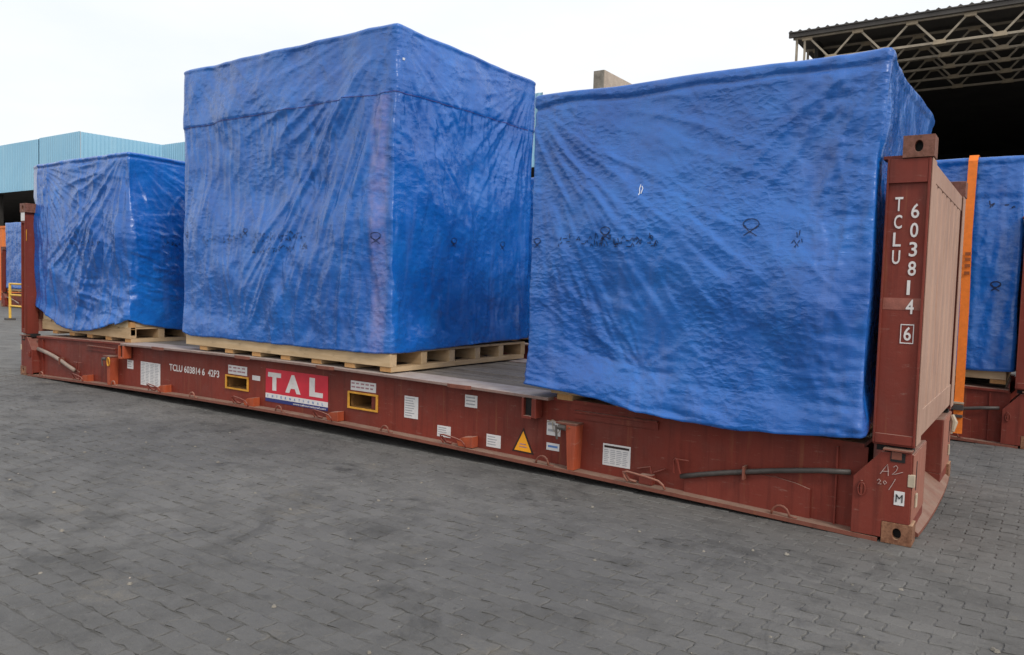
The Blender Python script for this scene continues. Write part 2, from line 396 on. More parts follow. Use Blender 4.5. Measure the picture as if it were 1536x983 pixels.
def radial(rs, n, s0, z0, a0, a1, r0_, r1_, l0, l1, w0, w1, h0, h1, jit=.12, smin=-9, smax=99):
    o = []
    while len(o) < n:
        a = rs.uniform(a0, a1); r_ = rs.uniform(r0_, r1_); l_ = rs.uniform(l0, l1); b = a+rs.gauss(0, jit)
        x = s0+r_*math.sin(a); y = z0-r_*math.cos(a)
        x2 = x+l_*math.sin(b); y2 = y-l_*math.cos(b); n -= 0 if True else 1
        if smin < x < smax and smin < x2 < smax: o.append((x, y, x2, y2, rs.uniform(w0, w1), rs.uniform(h0, h1)))
        else: n -= 1
    return o
def scatter(rs, n, s0, s1, z0, z1, a, ja, l0, l1, w0, w1, h0, h1):
    o = []
    for _ in range(n):
        x = rs.uniform(s0, s1); y = rs.uniform(z0, z1); b = a+rs.gauss(0, ja); l_ = rs.uniform(l0, l1)
        x2 = min(max(x+l_*math.sin(b), s0), s1)
        o.append((x, y, x2, y-l_*math.cos(b), rs.uniform(w0, w1), rs.uniform(h0, h1)*rs.choice((1, 1, -.7))))
    return o
# ------------------------------------------------------------------ the ground
gm = bpy.data.meshes.new('paved_yard')
G0 = -.0042
gm.from_pydata([(-600,-600,G0),(600,-600,G0),(600,600,G0),(-600,600,G0)], [], [(0,1,2,3)]); gm.materials.append(MT['yard'])
ground = link('paved_yard', gm, kind='structure')

PW, PH = .19, .112
def paver_outline(g=.0035):
    hw, hh = PW/2-g, PH/2-g; a = .0075
    # interlocking zig-zag: long sides step in and out, short sides follow
    top = [(-hw, hh), (-hw*.5, hh+a-.002), (0, hh-.002), (hw*.5, hh-a), (hw, hh)]
    rt = [(hw+a*.6, hh*.4), (hw-a*.6, -hh*.4)]
    bot = [(hw, -hh), (hw*.5, -hh-a+.002), (0, -hh+.002), (-hw*.5, -hh+a), (-hw, -hh)]
    lf = [(-hw-a*.6, -hh*.4), (-hw+a*.6, hh*.4)]
    return list(reversed(top+rt+bot+lf))
OUT = np.array(paver_outline())
OUT2 = OUT.copy()
def visible(x, y):
    d = Vector((x, y, 0)) - M.translation; zc = d.dot(fw)
    if zc < .5: return None
    u = 1157.44*d.dot(rv)/zc; v = -1157.44*d.dot(uv)/zc
    if abs(u) > 800 or v > 540: return None
    return zc
cells = []
for j in range(int(-5.2/PH), int(10/PH)):
    y = (j+.5)*PH
    for i in range(int(-6/PW), int(22/PW)):
        x = (i+.5)*PW + (PW/2 if j % 2 else 0)
        if .15 < y < 2.3 and .5 < x < 11.7: continue
        if y > 2.3 and x < 11.4: continue
        zc = visible(x, y)
        if zc is None or zc > 12.5: continue
        cells.append((zc, x, y))
cells.sort()
def paver_shape(x, y, seed, tilt=True):
    rs = random.Random(seed); ang = (rs.random()-.5)*.03; n = len(OUT)
    ca, sa = math.cos(ang), math.sin(ang); k1 = 1 - .05; ins = .0045
    h = (rs.random()-.5)*.006; tx, ty = (rs.random()-.5)*.03, (rs.random()-.5)*.045
    V = []
    for ring, (sx, zz) in enumerate(((1.0, -.012), (1.0, -.004), (.945, 0.0))):
        for p in OUT:
            px, py = p[0]*sx + (rs.random()-.5)*.007, p[1]*(sx if ring < 2 else .92) + (rs.random()-.5)*.007
            V.append((x+px*ca-py*sa, y+px*sa+py*ca, zz+h+px*tx+py*ty if ring else -.012))
    F = [(a*n+k, a*n+(k+1) % n, (a+1)*n+(k+1) % n, (a+1)*n+k) for a in range(2) for k in range(n)] + [tuple(range(2*n, 3*n))]
    return V, F
PM = []
for q in range(14):
    V, F = paver_shape(0, 0, 1000+q); mb = MB(); mb.add(V, F); PM.append(mb.mesh('paver', 'paver'))
for k, (zc, x, y) in enumerate(cells[:300]):
    link('paver', PM[random.randrange(14)], ground, (x, y, 0))
VV, FF, tone = [], [], []
for k, (zc, x, y) in enumerate(cells[300:]):
    V, F = paver_shape(x, y, k); b = len(VV); VV += V; FF += [tuple(i+b for i in f) for f in F]; tone += [random.random()]*len(V)
me = bpy.data.meshes.new('pavers'); me.from_pydata(VV, [], FF); me.materials.append(MT['paverstuff'])
bm = bmesh.new(); bm.from_mesh(me); bmesh.ops.recalc_face_normals(bm, faces=bm.faces); bm.to_mesh(me); bm.free()
at = me.attributes.new('tone', 'FLOAT', 'POINT'); at.data.foreach_set('value', tone)
link('pavers', me, ground, kind='stuff')

# ------------------------------------------------------------------ the flat rack
L = 12.192; W = 2.438
def zb(x): return .125*(1-abs((x-6.096)/6.096)**1.6)
def zt(x): return .60+.098*(1-abs((x-6.096)/6.096)**1.6)
def xs(a, b, st=.5):
    n = max(1, int(round((b-a)/st))); return [a+(b-a)*i/n for i in range(n+1)]
def strip(mb, x0, x1, y0, y1, lo, hi, st=.5):
    """a long bar that follows the camber; lo and hi give its bottom and top over x"""
    X = xs(x0, x1, st); V = []
    for x in X: V += [(x, y0, lo(x)), (x, y1, lo(x)), (x, y1, hi(x)), (x, y0, hi(x))]
    F = [(0, 1, 2, 3), tuple(4*(len(X)-1)+i for i in (3, 2, 1, 0))]
    for i in range(len(X)-1):
        for k in range(4): F.append((4*i+k, 4*i+(k+1) % 4, 4*i+4+(k+1) % 4, 4*i+4+k))
    return mb.add(V, F)
def holed_box(mb, x0, x1, y0, y1, z0, z1, hx, hz, face='y', dep=.05, n=16):
    """box whose near (-y) face has an oval hole with a tunnel"""
    cx, cz = (x0+x1)/2, (z0+z1)/2
    V = []; F = []
    def rect(a):
        c, s_ = math.cos(a), math.sin(a); t = min((x1-x0)/2/max(abs(c), 1e-6), (z1-z0)/2/max(abs(s_), 1e-6))
        return cx+c*t, cz+s_*t
    base = math.atan2((z1-z0), (x1-x0))
    A = sorted(set([base, math.pi-base, math.pi+base, 2*math.pi-base]+[2*math.pi*k/n for k in range(n)]))
    m_ = len(A)
    for a in A: p = rect(a); V.append((p[0], y0, p[1]))
    for a in A: V.append((cx+hx*math.cos(a), y0, cz+hz*math.sin(a)))
    for a in A: V.append((cx+hx*math.cos(a), y0+dep, cz+hz*math.sin(a)))
    for k in range(m_):
        k2 = (k+1) % m_
        F += [(k, k2, m_+k2, m_+k), (m_+k, m_+k2, 2*m_+k2, 2*m_+k)]
    F.append(tuple(range(2*m_, 3*m_)))
    mb.add(V, F)
    mb.add([(x0,y0,z0),(x1,y0,z0),(x1,y1,z0),(x0,y1,z0),(x0,y0,z1),(x1,y0,z1),(x1,y1,z1),(x0,y1,z1)],
           [(0,3,2,1),(4,5,6,7),(1,2,6,5),(2,3,7,6),(3,0,4,7)])
POCK = [(4.965, 5.345, .295, .42), (7.01, 7.385, .298, .435)]

def build_rack():
    r = empty('flat_rack_container')
    for side in (0, 1):
        Y = (lambda y: y) if side == 0 else (lambda y: W-y)
        def bx(mb, x0, x1, y0, y1, z0, z1):
            a, b = sorted((Y(y0), Y(y1))); mb.box(x0, x1, a, b, z0, z1)
        def st(mb, x0, x1, y0, y1, lo, hi):
            a, b = sorted((Y(y0), Y(y1))); strip(mb, x0, x1, a, b, lo, hi)
        # side beam web, split round the fork pockets
        m = MB(); e = .30
        for (p0, p1, q0, q1) in POCK+[(L-.30, 0, 0, 0)]:
            st(m, e, p0, .12, .135, lambda x: zb(x)+.012, lambda x: zt(x)-.03)
            if p1:
                st(m, p0, p1, .12, .135, lambda x: zb(x)+.012, lambda x: q0)
                st(m, p0, p1, .12, .135, lambda x: q1, lambda x: zt(x)-.03)
                e = p1
        m.build('side_beam_web', 'redweb', r)
        m = MB(); st(m, .22, L-.2, .0, .20, lambda x: zb(x)-.002, lambda x: zb(x)+.014)
        st(m, .22, L-.2, -.002, .008, lambda x: zb(x)-.012, lambda x: zb(x)+.016)
        m.build('bottom_flange', 'flange', r)
        m = MB(); st(m, 2.83, 9.46, .0, .36, lambda x: zt(x)-.026, lambda x: zt(x))
        m.build('deck_edge_plate', 'decksteel', r, bev=.004)
        m = MB(); st(m, .32, 2.828, .09, .36, lambda x: zt(x)-.03, lambda x: zt(x)-.004)
        m.build('end_deck_plate', 'redweb', r); m = MB()
        st(m, 9.462, L-.32, .09, .36, lambda x: zt(x)-.03, lambda x: zt(x)-.004)
        m.build('end_deck_plate', 'redweb', r)
        for xa in (3.60, 5.29, 6.65, 8.41):
            m = MB(); m.prism([(xa-.03, Y(.0)), (xa+.02, Y(-.022)), (xa+.2, Y(-.022)), (xa+.25, Y(.0))], zt(xa+.1)-.033, zt(xa+.1)+.003, 'z')
            m.build('lashing_lug', 'flange', r, bev=.003)
        for (p0, p1, q0, q1) in POCK:
            t = .024; m = MB()
            f0, f1 = .105, .1195
            bx(m, p0-t, p1+t, f0, f1, q1, q1+t*.8); bx(m, p0-t, p1+t, f0, f1, q0-t*.8, q0)
            bx(m, p0-t, p0, f0, f1, q0, q1); bx(m, p1, p1+t, f0, f1, q0, q1)
            pf = m.build('fork_pocket', 'yellow', r, bev=.002)
            m = MB(); d1 = 1.1; a0, a1 = Y(.121), Y(d1)
            m.add([(p0,a0,q0),(p1,a0,q0),(p1,a0,q1),(p0,a0,q1),(p0,a1,q0),(p1,a1,q0),(p1,a1,q1),(p0,a1,q1)],
                  [(0,1,5,4),(1,2,6,5),(2,3,7,6),(3,0,4,7),(4,5,6,7)])
            m.build('pocket_liner', 'pocket', pf)
        for end in (0, 1):
            X = (lambda x: x) if end else (lambda x: L-x)
            def b2(mb, x0, x1, y0, y1, z0, z1):
                a, b = sorted((X(x0), X(x1))); bx(mb, a, b, y0, y1, z0, z1)
            # corner castings
            for (za, zc_, mt) in ((.0, .135, 'fitting'), (2.455, 2.591, 'fitting_dark')):
                m = MB(); a, b = sorted((X(12.014), X(12.192)))
                holed_box(m, a, b, 0.0 if side == 0 else 0.0, .162, za, zc_, .026 if za < 1 else .024, .036)
                if side: m.v = [(v[0], W-v[1], v[2]) for v in m.v]
                o = m.build('corner_fitting', mt, r, bev=.004)
                hm = MB(); cx = (a+b)/2; hm.tube([(cx, Y(.046), (za+zc_)/2), (cx, Y(.049), (za+zc_)/2)], .036, 12)
                hm.build('fitting_hole', 'black', o)
            # shaped plate over the hinge
            m = MB(); poly = [(11.83,.03),(11.83,.40),(11.99,.585),(12.165,.60),(12.172,.137),(12.012,.137),(12.012,.03)]
            a, b = sorted((Y(.002), Y(.022))); m.prism([(X(p), q) for p, q in poly], a, b)
            pl = m.build('corner_plate', 'red', r, bev=.003)
            m = MB(); b2(m, 12.0, 12.168, -.022, .06, .600, .612); b2(m, 12.05, 12.11, -.004, .001, .545, .595); m.build('plate_cap', 'flange', pl, bev=.002)
            m = MB(); b2(m, 12.045, 12.13, -.003, .0015, .53, .588); m.build('notch', 'black', pl)
            m = MB(); m.tube([(X(11.885+.022*math.cos(t_)), Y(-.008), .325+.042*math.sin(t_)) for t_ in np.linspace(0, 6.28, 15)], .005, 6, cap=False)
            m.box(min(X(11.878), X(11.892)), max(X(11.878), X(11.892)), min(Y(-.012), Y(.001)), max(Y(-.012), Y(.001)), .29, .38)
            m.build('plate_ring', 'red', pl, smooth=False)
            # end box behind the plate
            m = MB(); poly = [(11.845,.05),(11.845,.39),(12.0,.575),(12.172,.585),(12.172,.138),(12.0,.138),(12.0,.05)]
            a, b = sorted((Y(.0235), Y(.66))); m.prism([(X(p), q) for p, q in poly], a, b); b2(m, 12.001, 12.172, .164, .66, .0, .1375)
            m.build('end_box', 'red', r, bev=.004)
            m = MB(); b2(m, 12.1725, 12.177, .024, .64, .14, .58); m.build('end_face', 'pinkish', r)
            m = MB(); b2(m, 12.1765, 12.179, .16, .19, .33, .52); m.build('slot', 'black', r)
            m = MB(); b2(m, 12.15, 12.19, -.002, .03, .38, .46); m.build('locking_pin', 'cream', r, bev=.004)
            m = MB(); b2(m, 12.1775, 12.19, .15, .2, .22, .31); m.build('locking_pin', 'cream', r, bev=.004)
            # folding end post
            pi = 11.93 if end else 12.055
            m = MB(); b2(m, pi, 12.176, .032, .20, .625, 2.452); m.build('end_post', 'red', r, bev=.004)
            m = MB(); b2(m, pi, pi+.012, .008, .031, .64, 2.452); b2(m, 12.163, 12.176, .008, .031, .64, 2.452)
            b2(m, pi+.013, 12.162, .010, .031, 2.30, 2.45); b2(m, pi+.013, 12.162, .012, .031, .64, .70)
            if end: b2(m, 11.90, 12.0135, .03, .15, 2.4535, 2.475)
            m.build('post_flange', 'red', r, bev=.002)
            m = MB(); b2(m, 11.95, 12.16, .06, .18, .584, .6265); m.build('hinge', 'black', r)
            # lashing bar and gusset
            m = MB(); pts = [(10.61,.178),(10.75,.215),(10.93,.258),(11.09,.292),(11.28,.33),(11.46,.362),(11.62,.387),(11.80,.405)] if end else \
                            [(10.70,.185),(10.9,.235),(11.1,.292),(11.3,.338),(11.5,.375),(11.8,.415)]
            rr = .019 if end else .03
            m.tube([(X(p), Y(.075), q) for p, q in pts], rr, 8, flat=.7)
            m.build('lashing_bar', 'rod' if end else 'rodpale', r, smooth=True)
            m = MB(); poly = [(10.63,.035),(10.63,.15),(10.85,.215),(11.09,.262),(11.2,.285),(11.31,.284),(11.44,.265),(11.54,.238),(11.545,.03)]
            a, b = sorted((Y(.100), Y(.118))); m.prism([(X(p), q+.012*(p < 10.9)) for p, q in poly], a, b); m.build('gusset_plate', 'red', r, bev=.002)
            m = MB(); b2(m, 11.70, 11.712, .095, .119, zb(.48)+.015, .56); m.build('web_stiffener', 'redweb', r)
            m = MB(); b2(m, 11.085, 11.10, .04, .119, .24, .335); m.build('bar_clip', 'flange', r)
            m = MB(); m.tube([(X(10.55), Y(.11), .30), (X(10.57), Y(.05), .31), (X(10.68), Y(.05), .31)], .006, 6)
            m.tube([(X(10.585), Y(.05), .31), (X(10.61), Y(.06), .2)], .010, 6); m.tube([(X(10.56), Y(.06), .30), (X(10.56), Y(.06), .2)], .008, 6)
            m.build('bar_hook', 'red', r)
            m = MB(); b2(m, 9.66, 10.40, .085, .119, .552, .568); b2(m, 9.66, 10.40, .103, .119, .50, .55); m.build('slot_rail', 'redweb', r)
        # end stake pockets / ratchet brackets
        for xa, mt in ((9.62, 'orangered'), (2.47, 'orangered')):
            m = MB(); z0 = zb(xa)+.016
            a, b = sorted((Y(.005), Y(.02)))
            m.prism([(xa+.015, .455), (xa+.115, .455), (xa+.10, z0), (xa+.04, z0)], a, b)
            m.add([(xa+.115, Y(.02), .455), (xa+.115, Y(.119), .455), (xa+.10, Y(.119), z0), (xa+.10, Y(.02), z0),
                   (xa+.105, Y(.02), .455), (xa+.105, Y(.119), .455), (xa+.09, Y(.119), z0), (xa+.09, Y(.02), z0)],
                  [(0,1,2,3),(4,7,6,5),(0,4,5,1),(3,2,6,7),(0,3,7,4),(1,5,6,2)])
            bk = m.build('winch_bracket', mt, r, bev=.002)
            m = MB(); bx(m, xa-.08, xa+.12, .003, .119, .456, .472); m.build('bracket_top', 'flange', bk, bev=.002)
            m = MB(); m.tube([(xa-.05, Y(.0), .43), (xa+.02, Y(.0), .43)], .022, 10); m.tube([(xa-.07, Y(-.01), .445), (xa-.06, Y(-.012), .36), (xa-.055, Y(-.01), .33)], .01, 6)
            m.build('winch_drum', 'rod', bk)
            m = MB(); m.tube([(xa+.05, Y(-.0), .435), (xa+.05, Y(.006), .435)], .009, 8); m.build('bolt', 'fitting', bk)
        # hanging stake bracket at the end of the edge plate
        for xa in (9.27, 2.86):
            m = MB(); bx(m, xa-.07, xa-.05, -.004, .1, .46, zt(xa)-.028); bx(m, xa+.03, xa+.075, -.004, .1, .47, zt(xa)-.028); bx(m, xa-.05, xa+.03, -.004, .09, .46, .485)
            m.build('stake_pocket', 'red' if xa > 5 else 'orangered', r, bev=.003)
            m = MB(); bx(m, xa-.05, xa+.03, .03, .1, .486, zt(xa)-.03); m.build('pocket_hollow', 'black', r)
        # D rings and lashing winches along the flange
        for xa in (.62, 2.63, 4.42, 6.02, 7.60, 9.41, 11.37):
            m = MB(); z0 = zb(xa)+.012; rr = .062 if xa > 9 else .052
            m.tube([(xa+rr*math.cos(a_), Y(.02), z0+rr*1.15*math.sin(a_)) for a_ in np.linspace(0, math.pi, 9)] + [(xa-rr, Y(.02), z0)], .0085, 6)
            m.tube([(xa+rr, Y(.02), z0+.006), (xa+rr+.05, Y(.02), z0+.004)], .008, 6)
            m.build('lashing_ring', 'flange' if xa > 5 else 'pinkish', r, smooth=True)
        for xa, mt in ((1.6, 'orangered'), (3.5, 'orangered'), (5.24, 'orangered'), (6.6, 'orangered'), (8.33, 'orangered'), (10.18, 'red')):
            z0 = zb(xa)+.014; m = MB()
            if xa < 10:
                m.prism([(xa+.17, z0), (xa+.15, z0+.05), (xa+.22, z0+.085), (xa+.33, z0+.10), (xa+.33, z0)], *sorted((Y(.03), Y(.118))))
            else:
                m.prism([(xa+.10, z0), (xa+.10, z0+.07), (xa+.21, z0+.075), (xa+.21, z0)], *sorted((Y(.05), Y(.118))))
                m.tube([(xa+.06, Y(.1), z0+.1), (xa+.17, Y(.1), z0+.13), (xa+.19, Y(.08), z0+.08)], .007, 6)
                m.tube([(xa+.2, Y(.1), z0+.09), (xa+.3, Y(.1), z0+.135)], .007, 6)
            wn = m.build('lashing_winch', mt, r, bev=.003)
            m = MB(); w2 = .34 if xa > 10 else .28
            m.tube([(xa+.03, Y(-.005), z0+.015), (xa+.004, Y(-.01), z0+.05), (xa-.005, Y(-.012), z0+.085), (xa+.03, Y(-.012), z0+.092), (xa+w2*.55, Y(-.012), z0+.078),
                    (xa+w2*.85, Y(-.01), z0+.062), (xa+w2*.96, Y(-.008), z0+.035), (xa+w2, Y(.0), z0+.002)], .0085 if xa > 10 else .0075, 6)
            m.tube([(xa+.0, Y(.0), z0+.07), (xa+.03, Y(.03), z0+.02), (xa+.08, Y(.05), z0+.01)], .012, 6)
            m.build('winch_handle', 'pinkish' if xa > 10 else 'red', wn, smooth=True)
    # end walls
    for end in (0, 1):
        X = (lambda x: x) if end else (lambda x: L-x)
        mt = 'beige' if end else 'pinkish'
        def b3(mb, x0, x1, y0, y1, z0, z1):
            a, b = sorted((X(x0), X(x1))); mb.box(a, b, y0, y1, z0, z1)
        m = MB(); b3(m, 12.04, 12.172, .202, W-.202, 2.33, 2.452); b3(m, 12.04, 12.172, .202, W-.202, .66, .84)
        b3(m, 12.177, 12.186, .03, .22, .64, 2.452); b3(m, 12.177, 12.186, W-.22, W-.03, .64, 2.452)
        m.build('end_wall_frame', mt, r, bev=.003)
        m = MB(); yy = np.linspace(.222, W-.222, 57); V = []; F = []
        for i, y in enumerate(yy):
            dpt = .016 if (i % 8) in (0, 1) else 0.0
            for z in (.8401, 2.3299): V.append((X(12.168-dpt), y, z))
        n0 = len(V)
        for i, y in enumerate(yy):
            for z in (.8401, 2.3299): V.append((X(12.09), y, z))
        for i in range(56):
            F += [(2*i, 2*i+2, 2*i+3, 2*i+1), (n0+2*i, n0+2*i+1, n0+2*i+3, n0+2*i+2)]
        m.add(V, F); m.build('end_wall_panel', mt, r)
        m = MB(); b3(m, 11.66, 11.84, .662, W-.662, .13, .585); m.build('end_sill', 'red', r, bev=.003)
        # dished sill plate between the corners
        m = MB(); V = []; F = []; Yp = np.linspace(.22, W-.22, 11)
        for y in Yp:
            k = 1-abs((y-W/2)/(W/2))**2.2
            for (xx, zz) in ((11.84, .26), (11.98, .20), (12.19+.035*k, .035), (12.19+.035*k, .012), (11.84, .02)): V.append((X(xx), y, zz))
        for i in range(len(Yp)-1):
            for k in range(5): F.append((5*i+k, 5*i+(k+1) % 5, 5*i+5+(k+1) % 5, 5*i+5+k))
        F += [(0, 1, 2, 3, 4), tuple(5*(len(Yp)-1)+q for q in (4, 3, 2, 1, 0))]
        m.add(V, F); m.build('sill_plate', 'flange', r)
        m = MB(); a, b = (2.19, 2.43)
        m.tube([(X(12.185), 2.34, .56), (X(12.21), 2.33, .5), (X(12.2), 2.30, .42)], [.02, .028, .016], 8); m.build('cone_lock', 'cream', r)
    # deck
    m = MB(); strip(m, .35, L-.35, .37, W-.37, lambda x: zt(x)-.06, lambda x: zt(x)-.034); m.build('deck_joists', 'deckinside', r)
    n = 12; pw = (W-.74)/n
    for i in range(n):
        m = MB(); dz = random.uniform(-.004, .003)
        strip(m, .36, L-.36, .372+i*pw, .372+(i+1)*pw-.018, lambda x: zt(x)-.033, lambda x: zt(x)-.005+dz); m.build('deck_plank', 'plank', r)
    m = MB()
    for xx in np.arange(1.0, 11.6, .9): m.box(xx, xx+.06, .136, W-.136, .30, .53)
    m.build('cross_members', 'redweb', r)
    return r

rack = build_rack()
tag(rack, 'long red-brown flat rack container in front, carrying the three big blue wrapped crates', 'container', 'flat rack containers')
rack2 = copy_tree(rack, None); rack2.location = (.66, 4.42, 0)
rack2['label'] = 'red-brown flat rack behind the front one at right, with an orange strap down its side'
rack3 = copy_tree(rack, None); rack3.location = (-24.5, 9.6, 0)
rack3['label'] = 'distant red-brown flat rack at far left, seen past the left post of the front rack'

# --- writing and stickers of the front rack (plane of the web is y = .12, the post face is y = .031)
def sticker(x0, x1, z0, z1, y=.1185, mat='sticker', name='sticker', rows=0, cols=1, pmat='print', head=None, parent=None):
    m = MB(); m.box(x0, x1, y-.0015, y+.001, z0, z1); s = m.build(name, mat, parent or rack)
    if head:
        m = MB(); m.box(x0+.012, x1-.012, y-.0027, y-.0012, z1-.032, z1-.014); m.build('printed_heading', 'triblack', s)
    if rows:
        m = MB(); top = z1-(.045 if head else .012); dz = (top-z0-.01)/rows
        for k in range(rows):
            for c_ in range(cols):
                xa = x0+.012+(x1-x0-.024)*c_/cols; xb = xa+(x1-x0-.024)/cols*random.uniform(.55, .9)
                m.box(xa, xb, y-.0026, y-.0012, top-dz*k-dz*.55, top-dz*k-dz*.15)
        m.build('printed_lines', pmat, s)
    return s
sticker(2.80, 2.945, .325, .44, rows=3)
sticker(3.125, 3.575, .14, .445, rows=14, cols=4)
text('TCLU 603814 6  42P3', .085, (3.78, .118, .383), rack, width=1.03, bold=.012)
sticker(4.985, 5.335, .452, .555, rows=2, cols=4, pmat='printred')
sticker(5.43, 5.57, .418, .472)
sticker(7.02, 7.375, .468, .565, rows=2, cols=5, pmat='printred')
sticker(7.76, 7.935, .275, .487, rows=8, cols=1)
sticker(8.50, 8.64, .463, .575, rows=3)
sticker(8.18, 8.34, .15, .254, rows=4)
sticker(8.755, 8.91, .135, .248, rows=4)
sticker(9.385, 9.52, .325, .45, rows=2)
s_ = sticker(9.387, 9.514, .198, .26); text('NO', .028, (9.402, .1145, .213), s_, 'blueprint', width=.095, name='printed_text') if False else None
m = MB(); m.box(9.402, 9.498, .1155, .1167, .222, .24); m.build('blue_print', 'blueprint', s_)
sticker(9.925, 10.17, .155, .33, rows=8, cols=4, head=True)
# warning triangle
m = MB(); m.prism([(9.035, .137), (9.262, .132), (9.148, .352)], .1165, .119); tri = m.build('warning_triangle', 'triblack', rack)
m = MB(); m.prism([(9.060, .150), (9.237, .146), (9.148, .322)], .1150, .1163); m.build('triangle_face', 'triyellow', tri)
m = MB()
for k, (a, b) in enumerate(((9.115, 9.18), (9.11, 9.19))): m.box(a, b, .1138, .1148, .205-k*.024, .214-k*.024)
m.build('printed_lines', 'printred', tri)
# leasing company sign
SX0, SX1 = 5.672, 6.685
m = MB(); m.box(SX0, SX1, .115, .119, .30, .572); sign = m.build('red_sign', 'signred', rack)
m = MB(); m.box(SX0, SX1, .1145, .119, .245, .2995); m.build('sign_white_band', 'sticker', sign)
m = MB(); m.box(SX0, SX1, .1147, .119, .205, .2445); m.build('sign_blue_band', 'signblue', sign)
for ch, xa, wd in (('T', 5.715, .22), ('A', 6.01, .25), ('L', 6.40, .21)): text(ch, .20, (xa, .1135, .335), sign, width=wd, bold=.055)
for k, ch in enumerate('INTERNATIONAL'): text(ch, .026, (5.71+k*.074, .1135, .258), sign, 'blueprint', width=.006 if ch == 'I' else .022, bold=.01)
text('www.talinternational.com', .020, (6.14, .1135, .214), sign, width=.52, bold=.0)
# number down the right post
for k, ch in enumerate('TCLU'): text(ch, .088, (11.983, .0275, 2.125-k*.112), rack, width=.046, bold=.012)
for k, ch in enumerate('603814'): text(ch, .092, (12.078, .0275, 2.078-k*.1205), rack, width=(.046 if ch != '1' else .018), bold=.012)
text('6', .088, (12.075, .0275, 1.306), rack, width=.042, bold=.012)
m = MB()
for a in ((12.055, 12.132, 1.404, 1.410), (12.055, 12.132, 1.287, 1.293), (12.055, 12.060, 1.293, 1.404), (12.127, 12.132, 1.293, 1.404)): m.box(a[0], a[1], .0275, .0305, a[2], a[3])
m.build('digit_box', 'lettering', rack)
m = MB(); m.box(11.944, 12.161, .0298, .0315, 1.50, 1.575); m.build('rubbed_band', 'redband', rack)
s_ = sticker(12.078, 12.138, .255, .345, y=-.001); text('M', .05, (12.088, -.0045, .275), s_, 'blacktext', width=.04, bold=0, name='printed_letter')
m = MB()
def chalk(pts, r_=.0022): m.tube([(p[0], -.001, p[1]) for p in pts], r_, 4)
chalk([(11.99, .44), (12.01, .475), (12.03, .508), (12.035, .47), (12.037, .435)]); chalk([(12.0, .458), (12.04, .463)])
chalk([(12.065, .495), (12.08, .508), (12.09, .495), (12.08, .47), (12.06, .447), (12.08, .452), (12.12, .47)])
chalk([(11.975, .395), (11.985, .405), (11.995, .395), (11.98, .373), (12.0, .375)]); chalk([(12.01, .39), (12.02, .40), (12.03, .388), (12.02, .375), (12.01, .39)])
chalk([(12.045, .345), (12.06, .375), (12.08, .42)])
m.build('chalk_writing', 'chalk', rack)
# left post sticker and yellow strip
sticker(.02, .14, 2.33, 2.46, y=.006)
m = MB(); m.box(.125, .15, .026, .0305, 2.03, 2.2); m.build('yellow_strip', 'yellow', rack)
m = MB(); m.tube([(2.56+.03*math.cos(a_), -.01, .40+.055*math.sin(a_)) for a_ in np.linspace(0, 6.28, 13)], .009, 6, cap=False); m.build('yellow_ring', 'yellow', rack)
# loose tie cords by the right bracket
m = MB(); m.tube([(9.45, .10, .445), (9.46, .095, .38), (9.5, .09, .35), (9.53, .085, .38), (9.545, .08, .44)], .004, 5)
m.tube([(9.40, .1, .44), (9.46, .09, .462), (9.55, .06, .44)], .005, 5); m.build('tie_cord', 'cream', rack)
for o in rack.children:
    pass

# ------------------------------------------------------------------ pallets
def pallet(x0, x1, y0, y1, z0, label, nj=6, nb=7, xoff=.26, group='pallets under the wrapped crates'):
    r = empty('wooden_pallet', ((x0+x1)/2, (y0+y1)/2, z0)); tag(r, label, 'pallet', group)
    cx, cy = (x0+x1)/2, (y0+y1)/2
    def B(name, a, mt, z):  # boxes in pallet-local coordinates
        m = MB(); m.box(a[0]-cx, a[1]-cx, a[2]-cy, a[3]-cy, z[0], z[1]); return m.build(name, mt, r, bev=.003)
    bz, jz = .05, .178
    for i in range(nb):
        xa = x0+xoff+(x1-x0-xoff-.15)*i/(nb-1)
        o = B('bottom_board', (xa, xa+.15, y0+.015, y1-.015), 'piney', (0, bz))
        m = MB(); m.box(xa-cx+.003, xa+.147-cx, y0+.0125-cy, y0+.0148-cy, .003, bz-.003); m.build('sawn_end', 'endgrain', o)
    for j in range(nj):
        ya = y0+(y1-y0-.09)*j/(nj-1)
        o = B('bearer', (x0, x1, ya, ya+.09), 'pine', (bz+.001, jz))
    n = 9
    for i in range(n):
        xa = x0+(x1-x0-.3)*i/(n-1)
        B('top_board', (xa, xa+.3, y0+.002, y1-.002), 'piney', (jz+.001, jz+.026))
    return r
pallet(4.24, 7.625, .05, 2.40, .70, 'pale pine pallet under the tallest blue crate in the middle')
pallet(.22, 2.69, .215, 2.33, .652, 'pine pallet under the small blue crate at the left end of the rack', nb=5, xoff=.3)
pallet(9.45, 11.84, .06, 2.35, .645, 'pallet mostly hidden under the right blue crate hanging over the side beam', nb=5, xoff=.05)

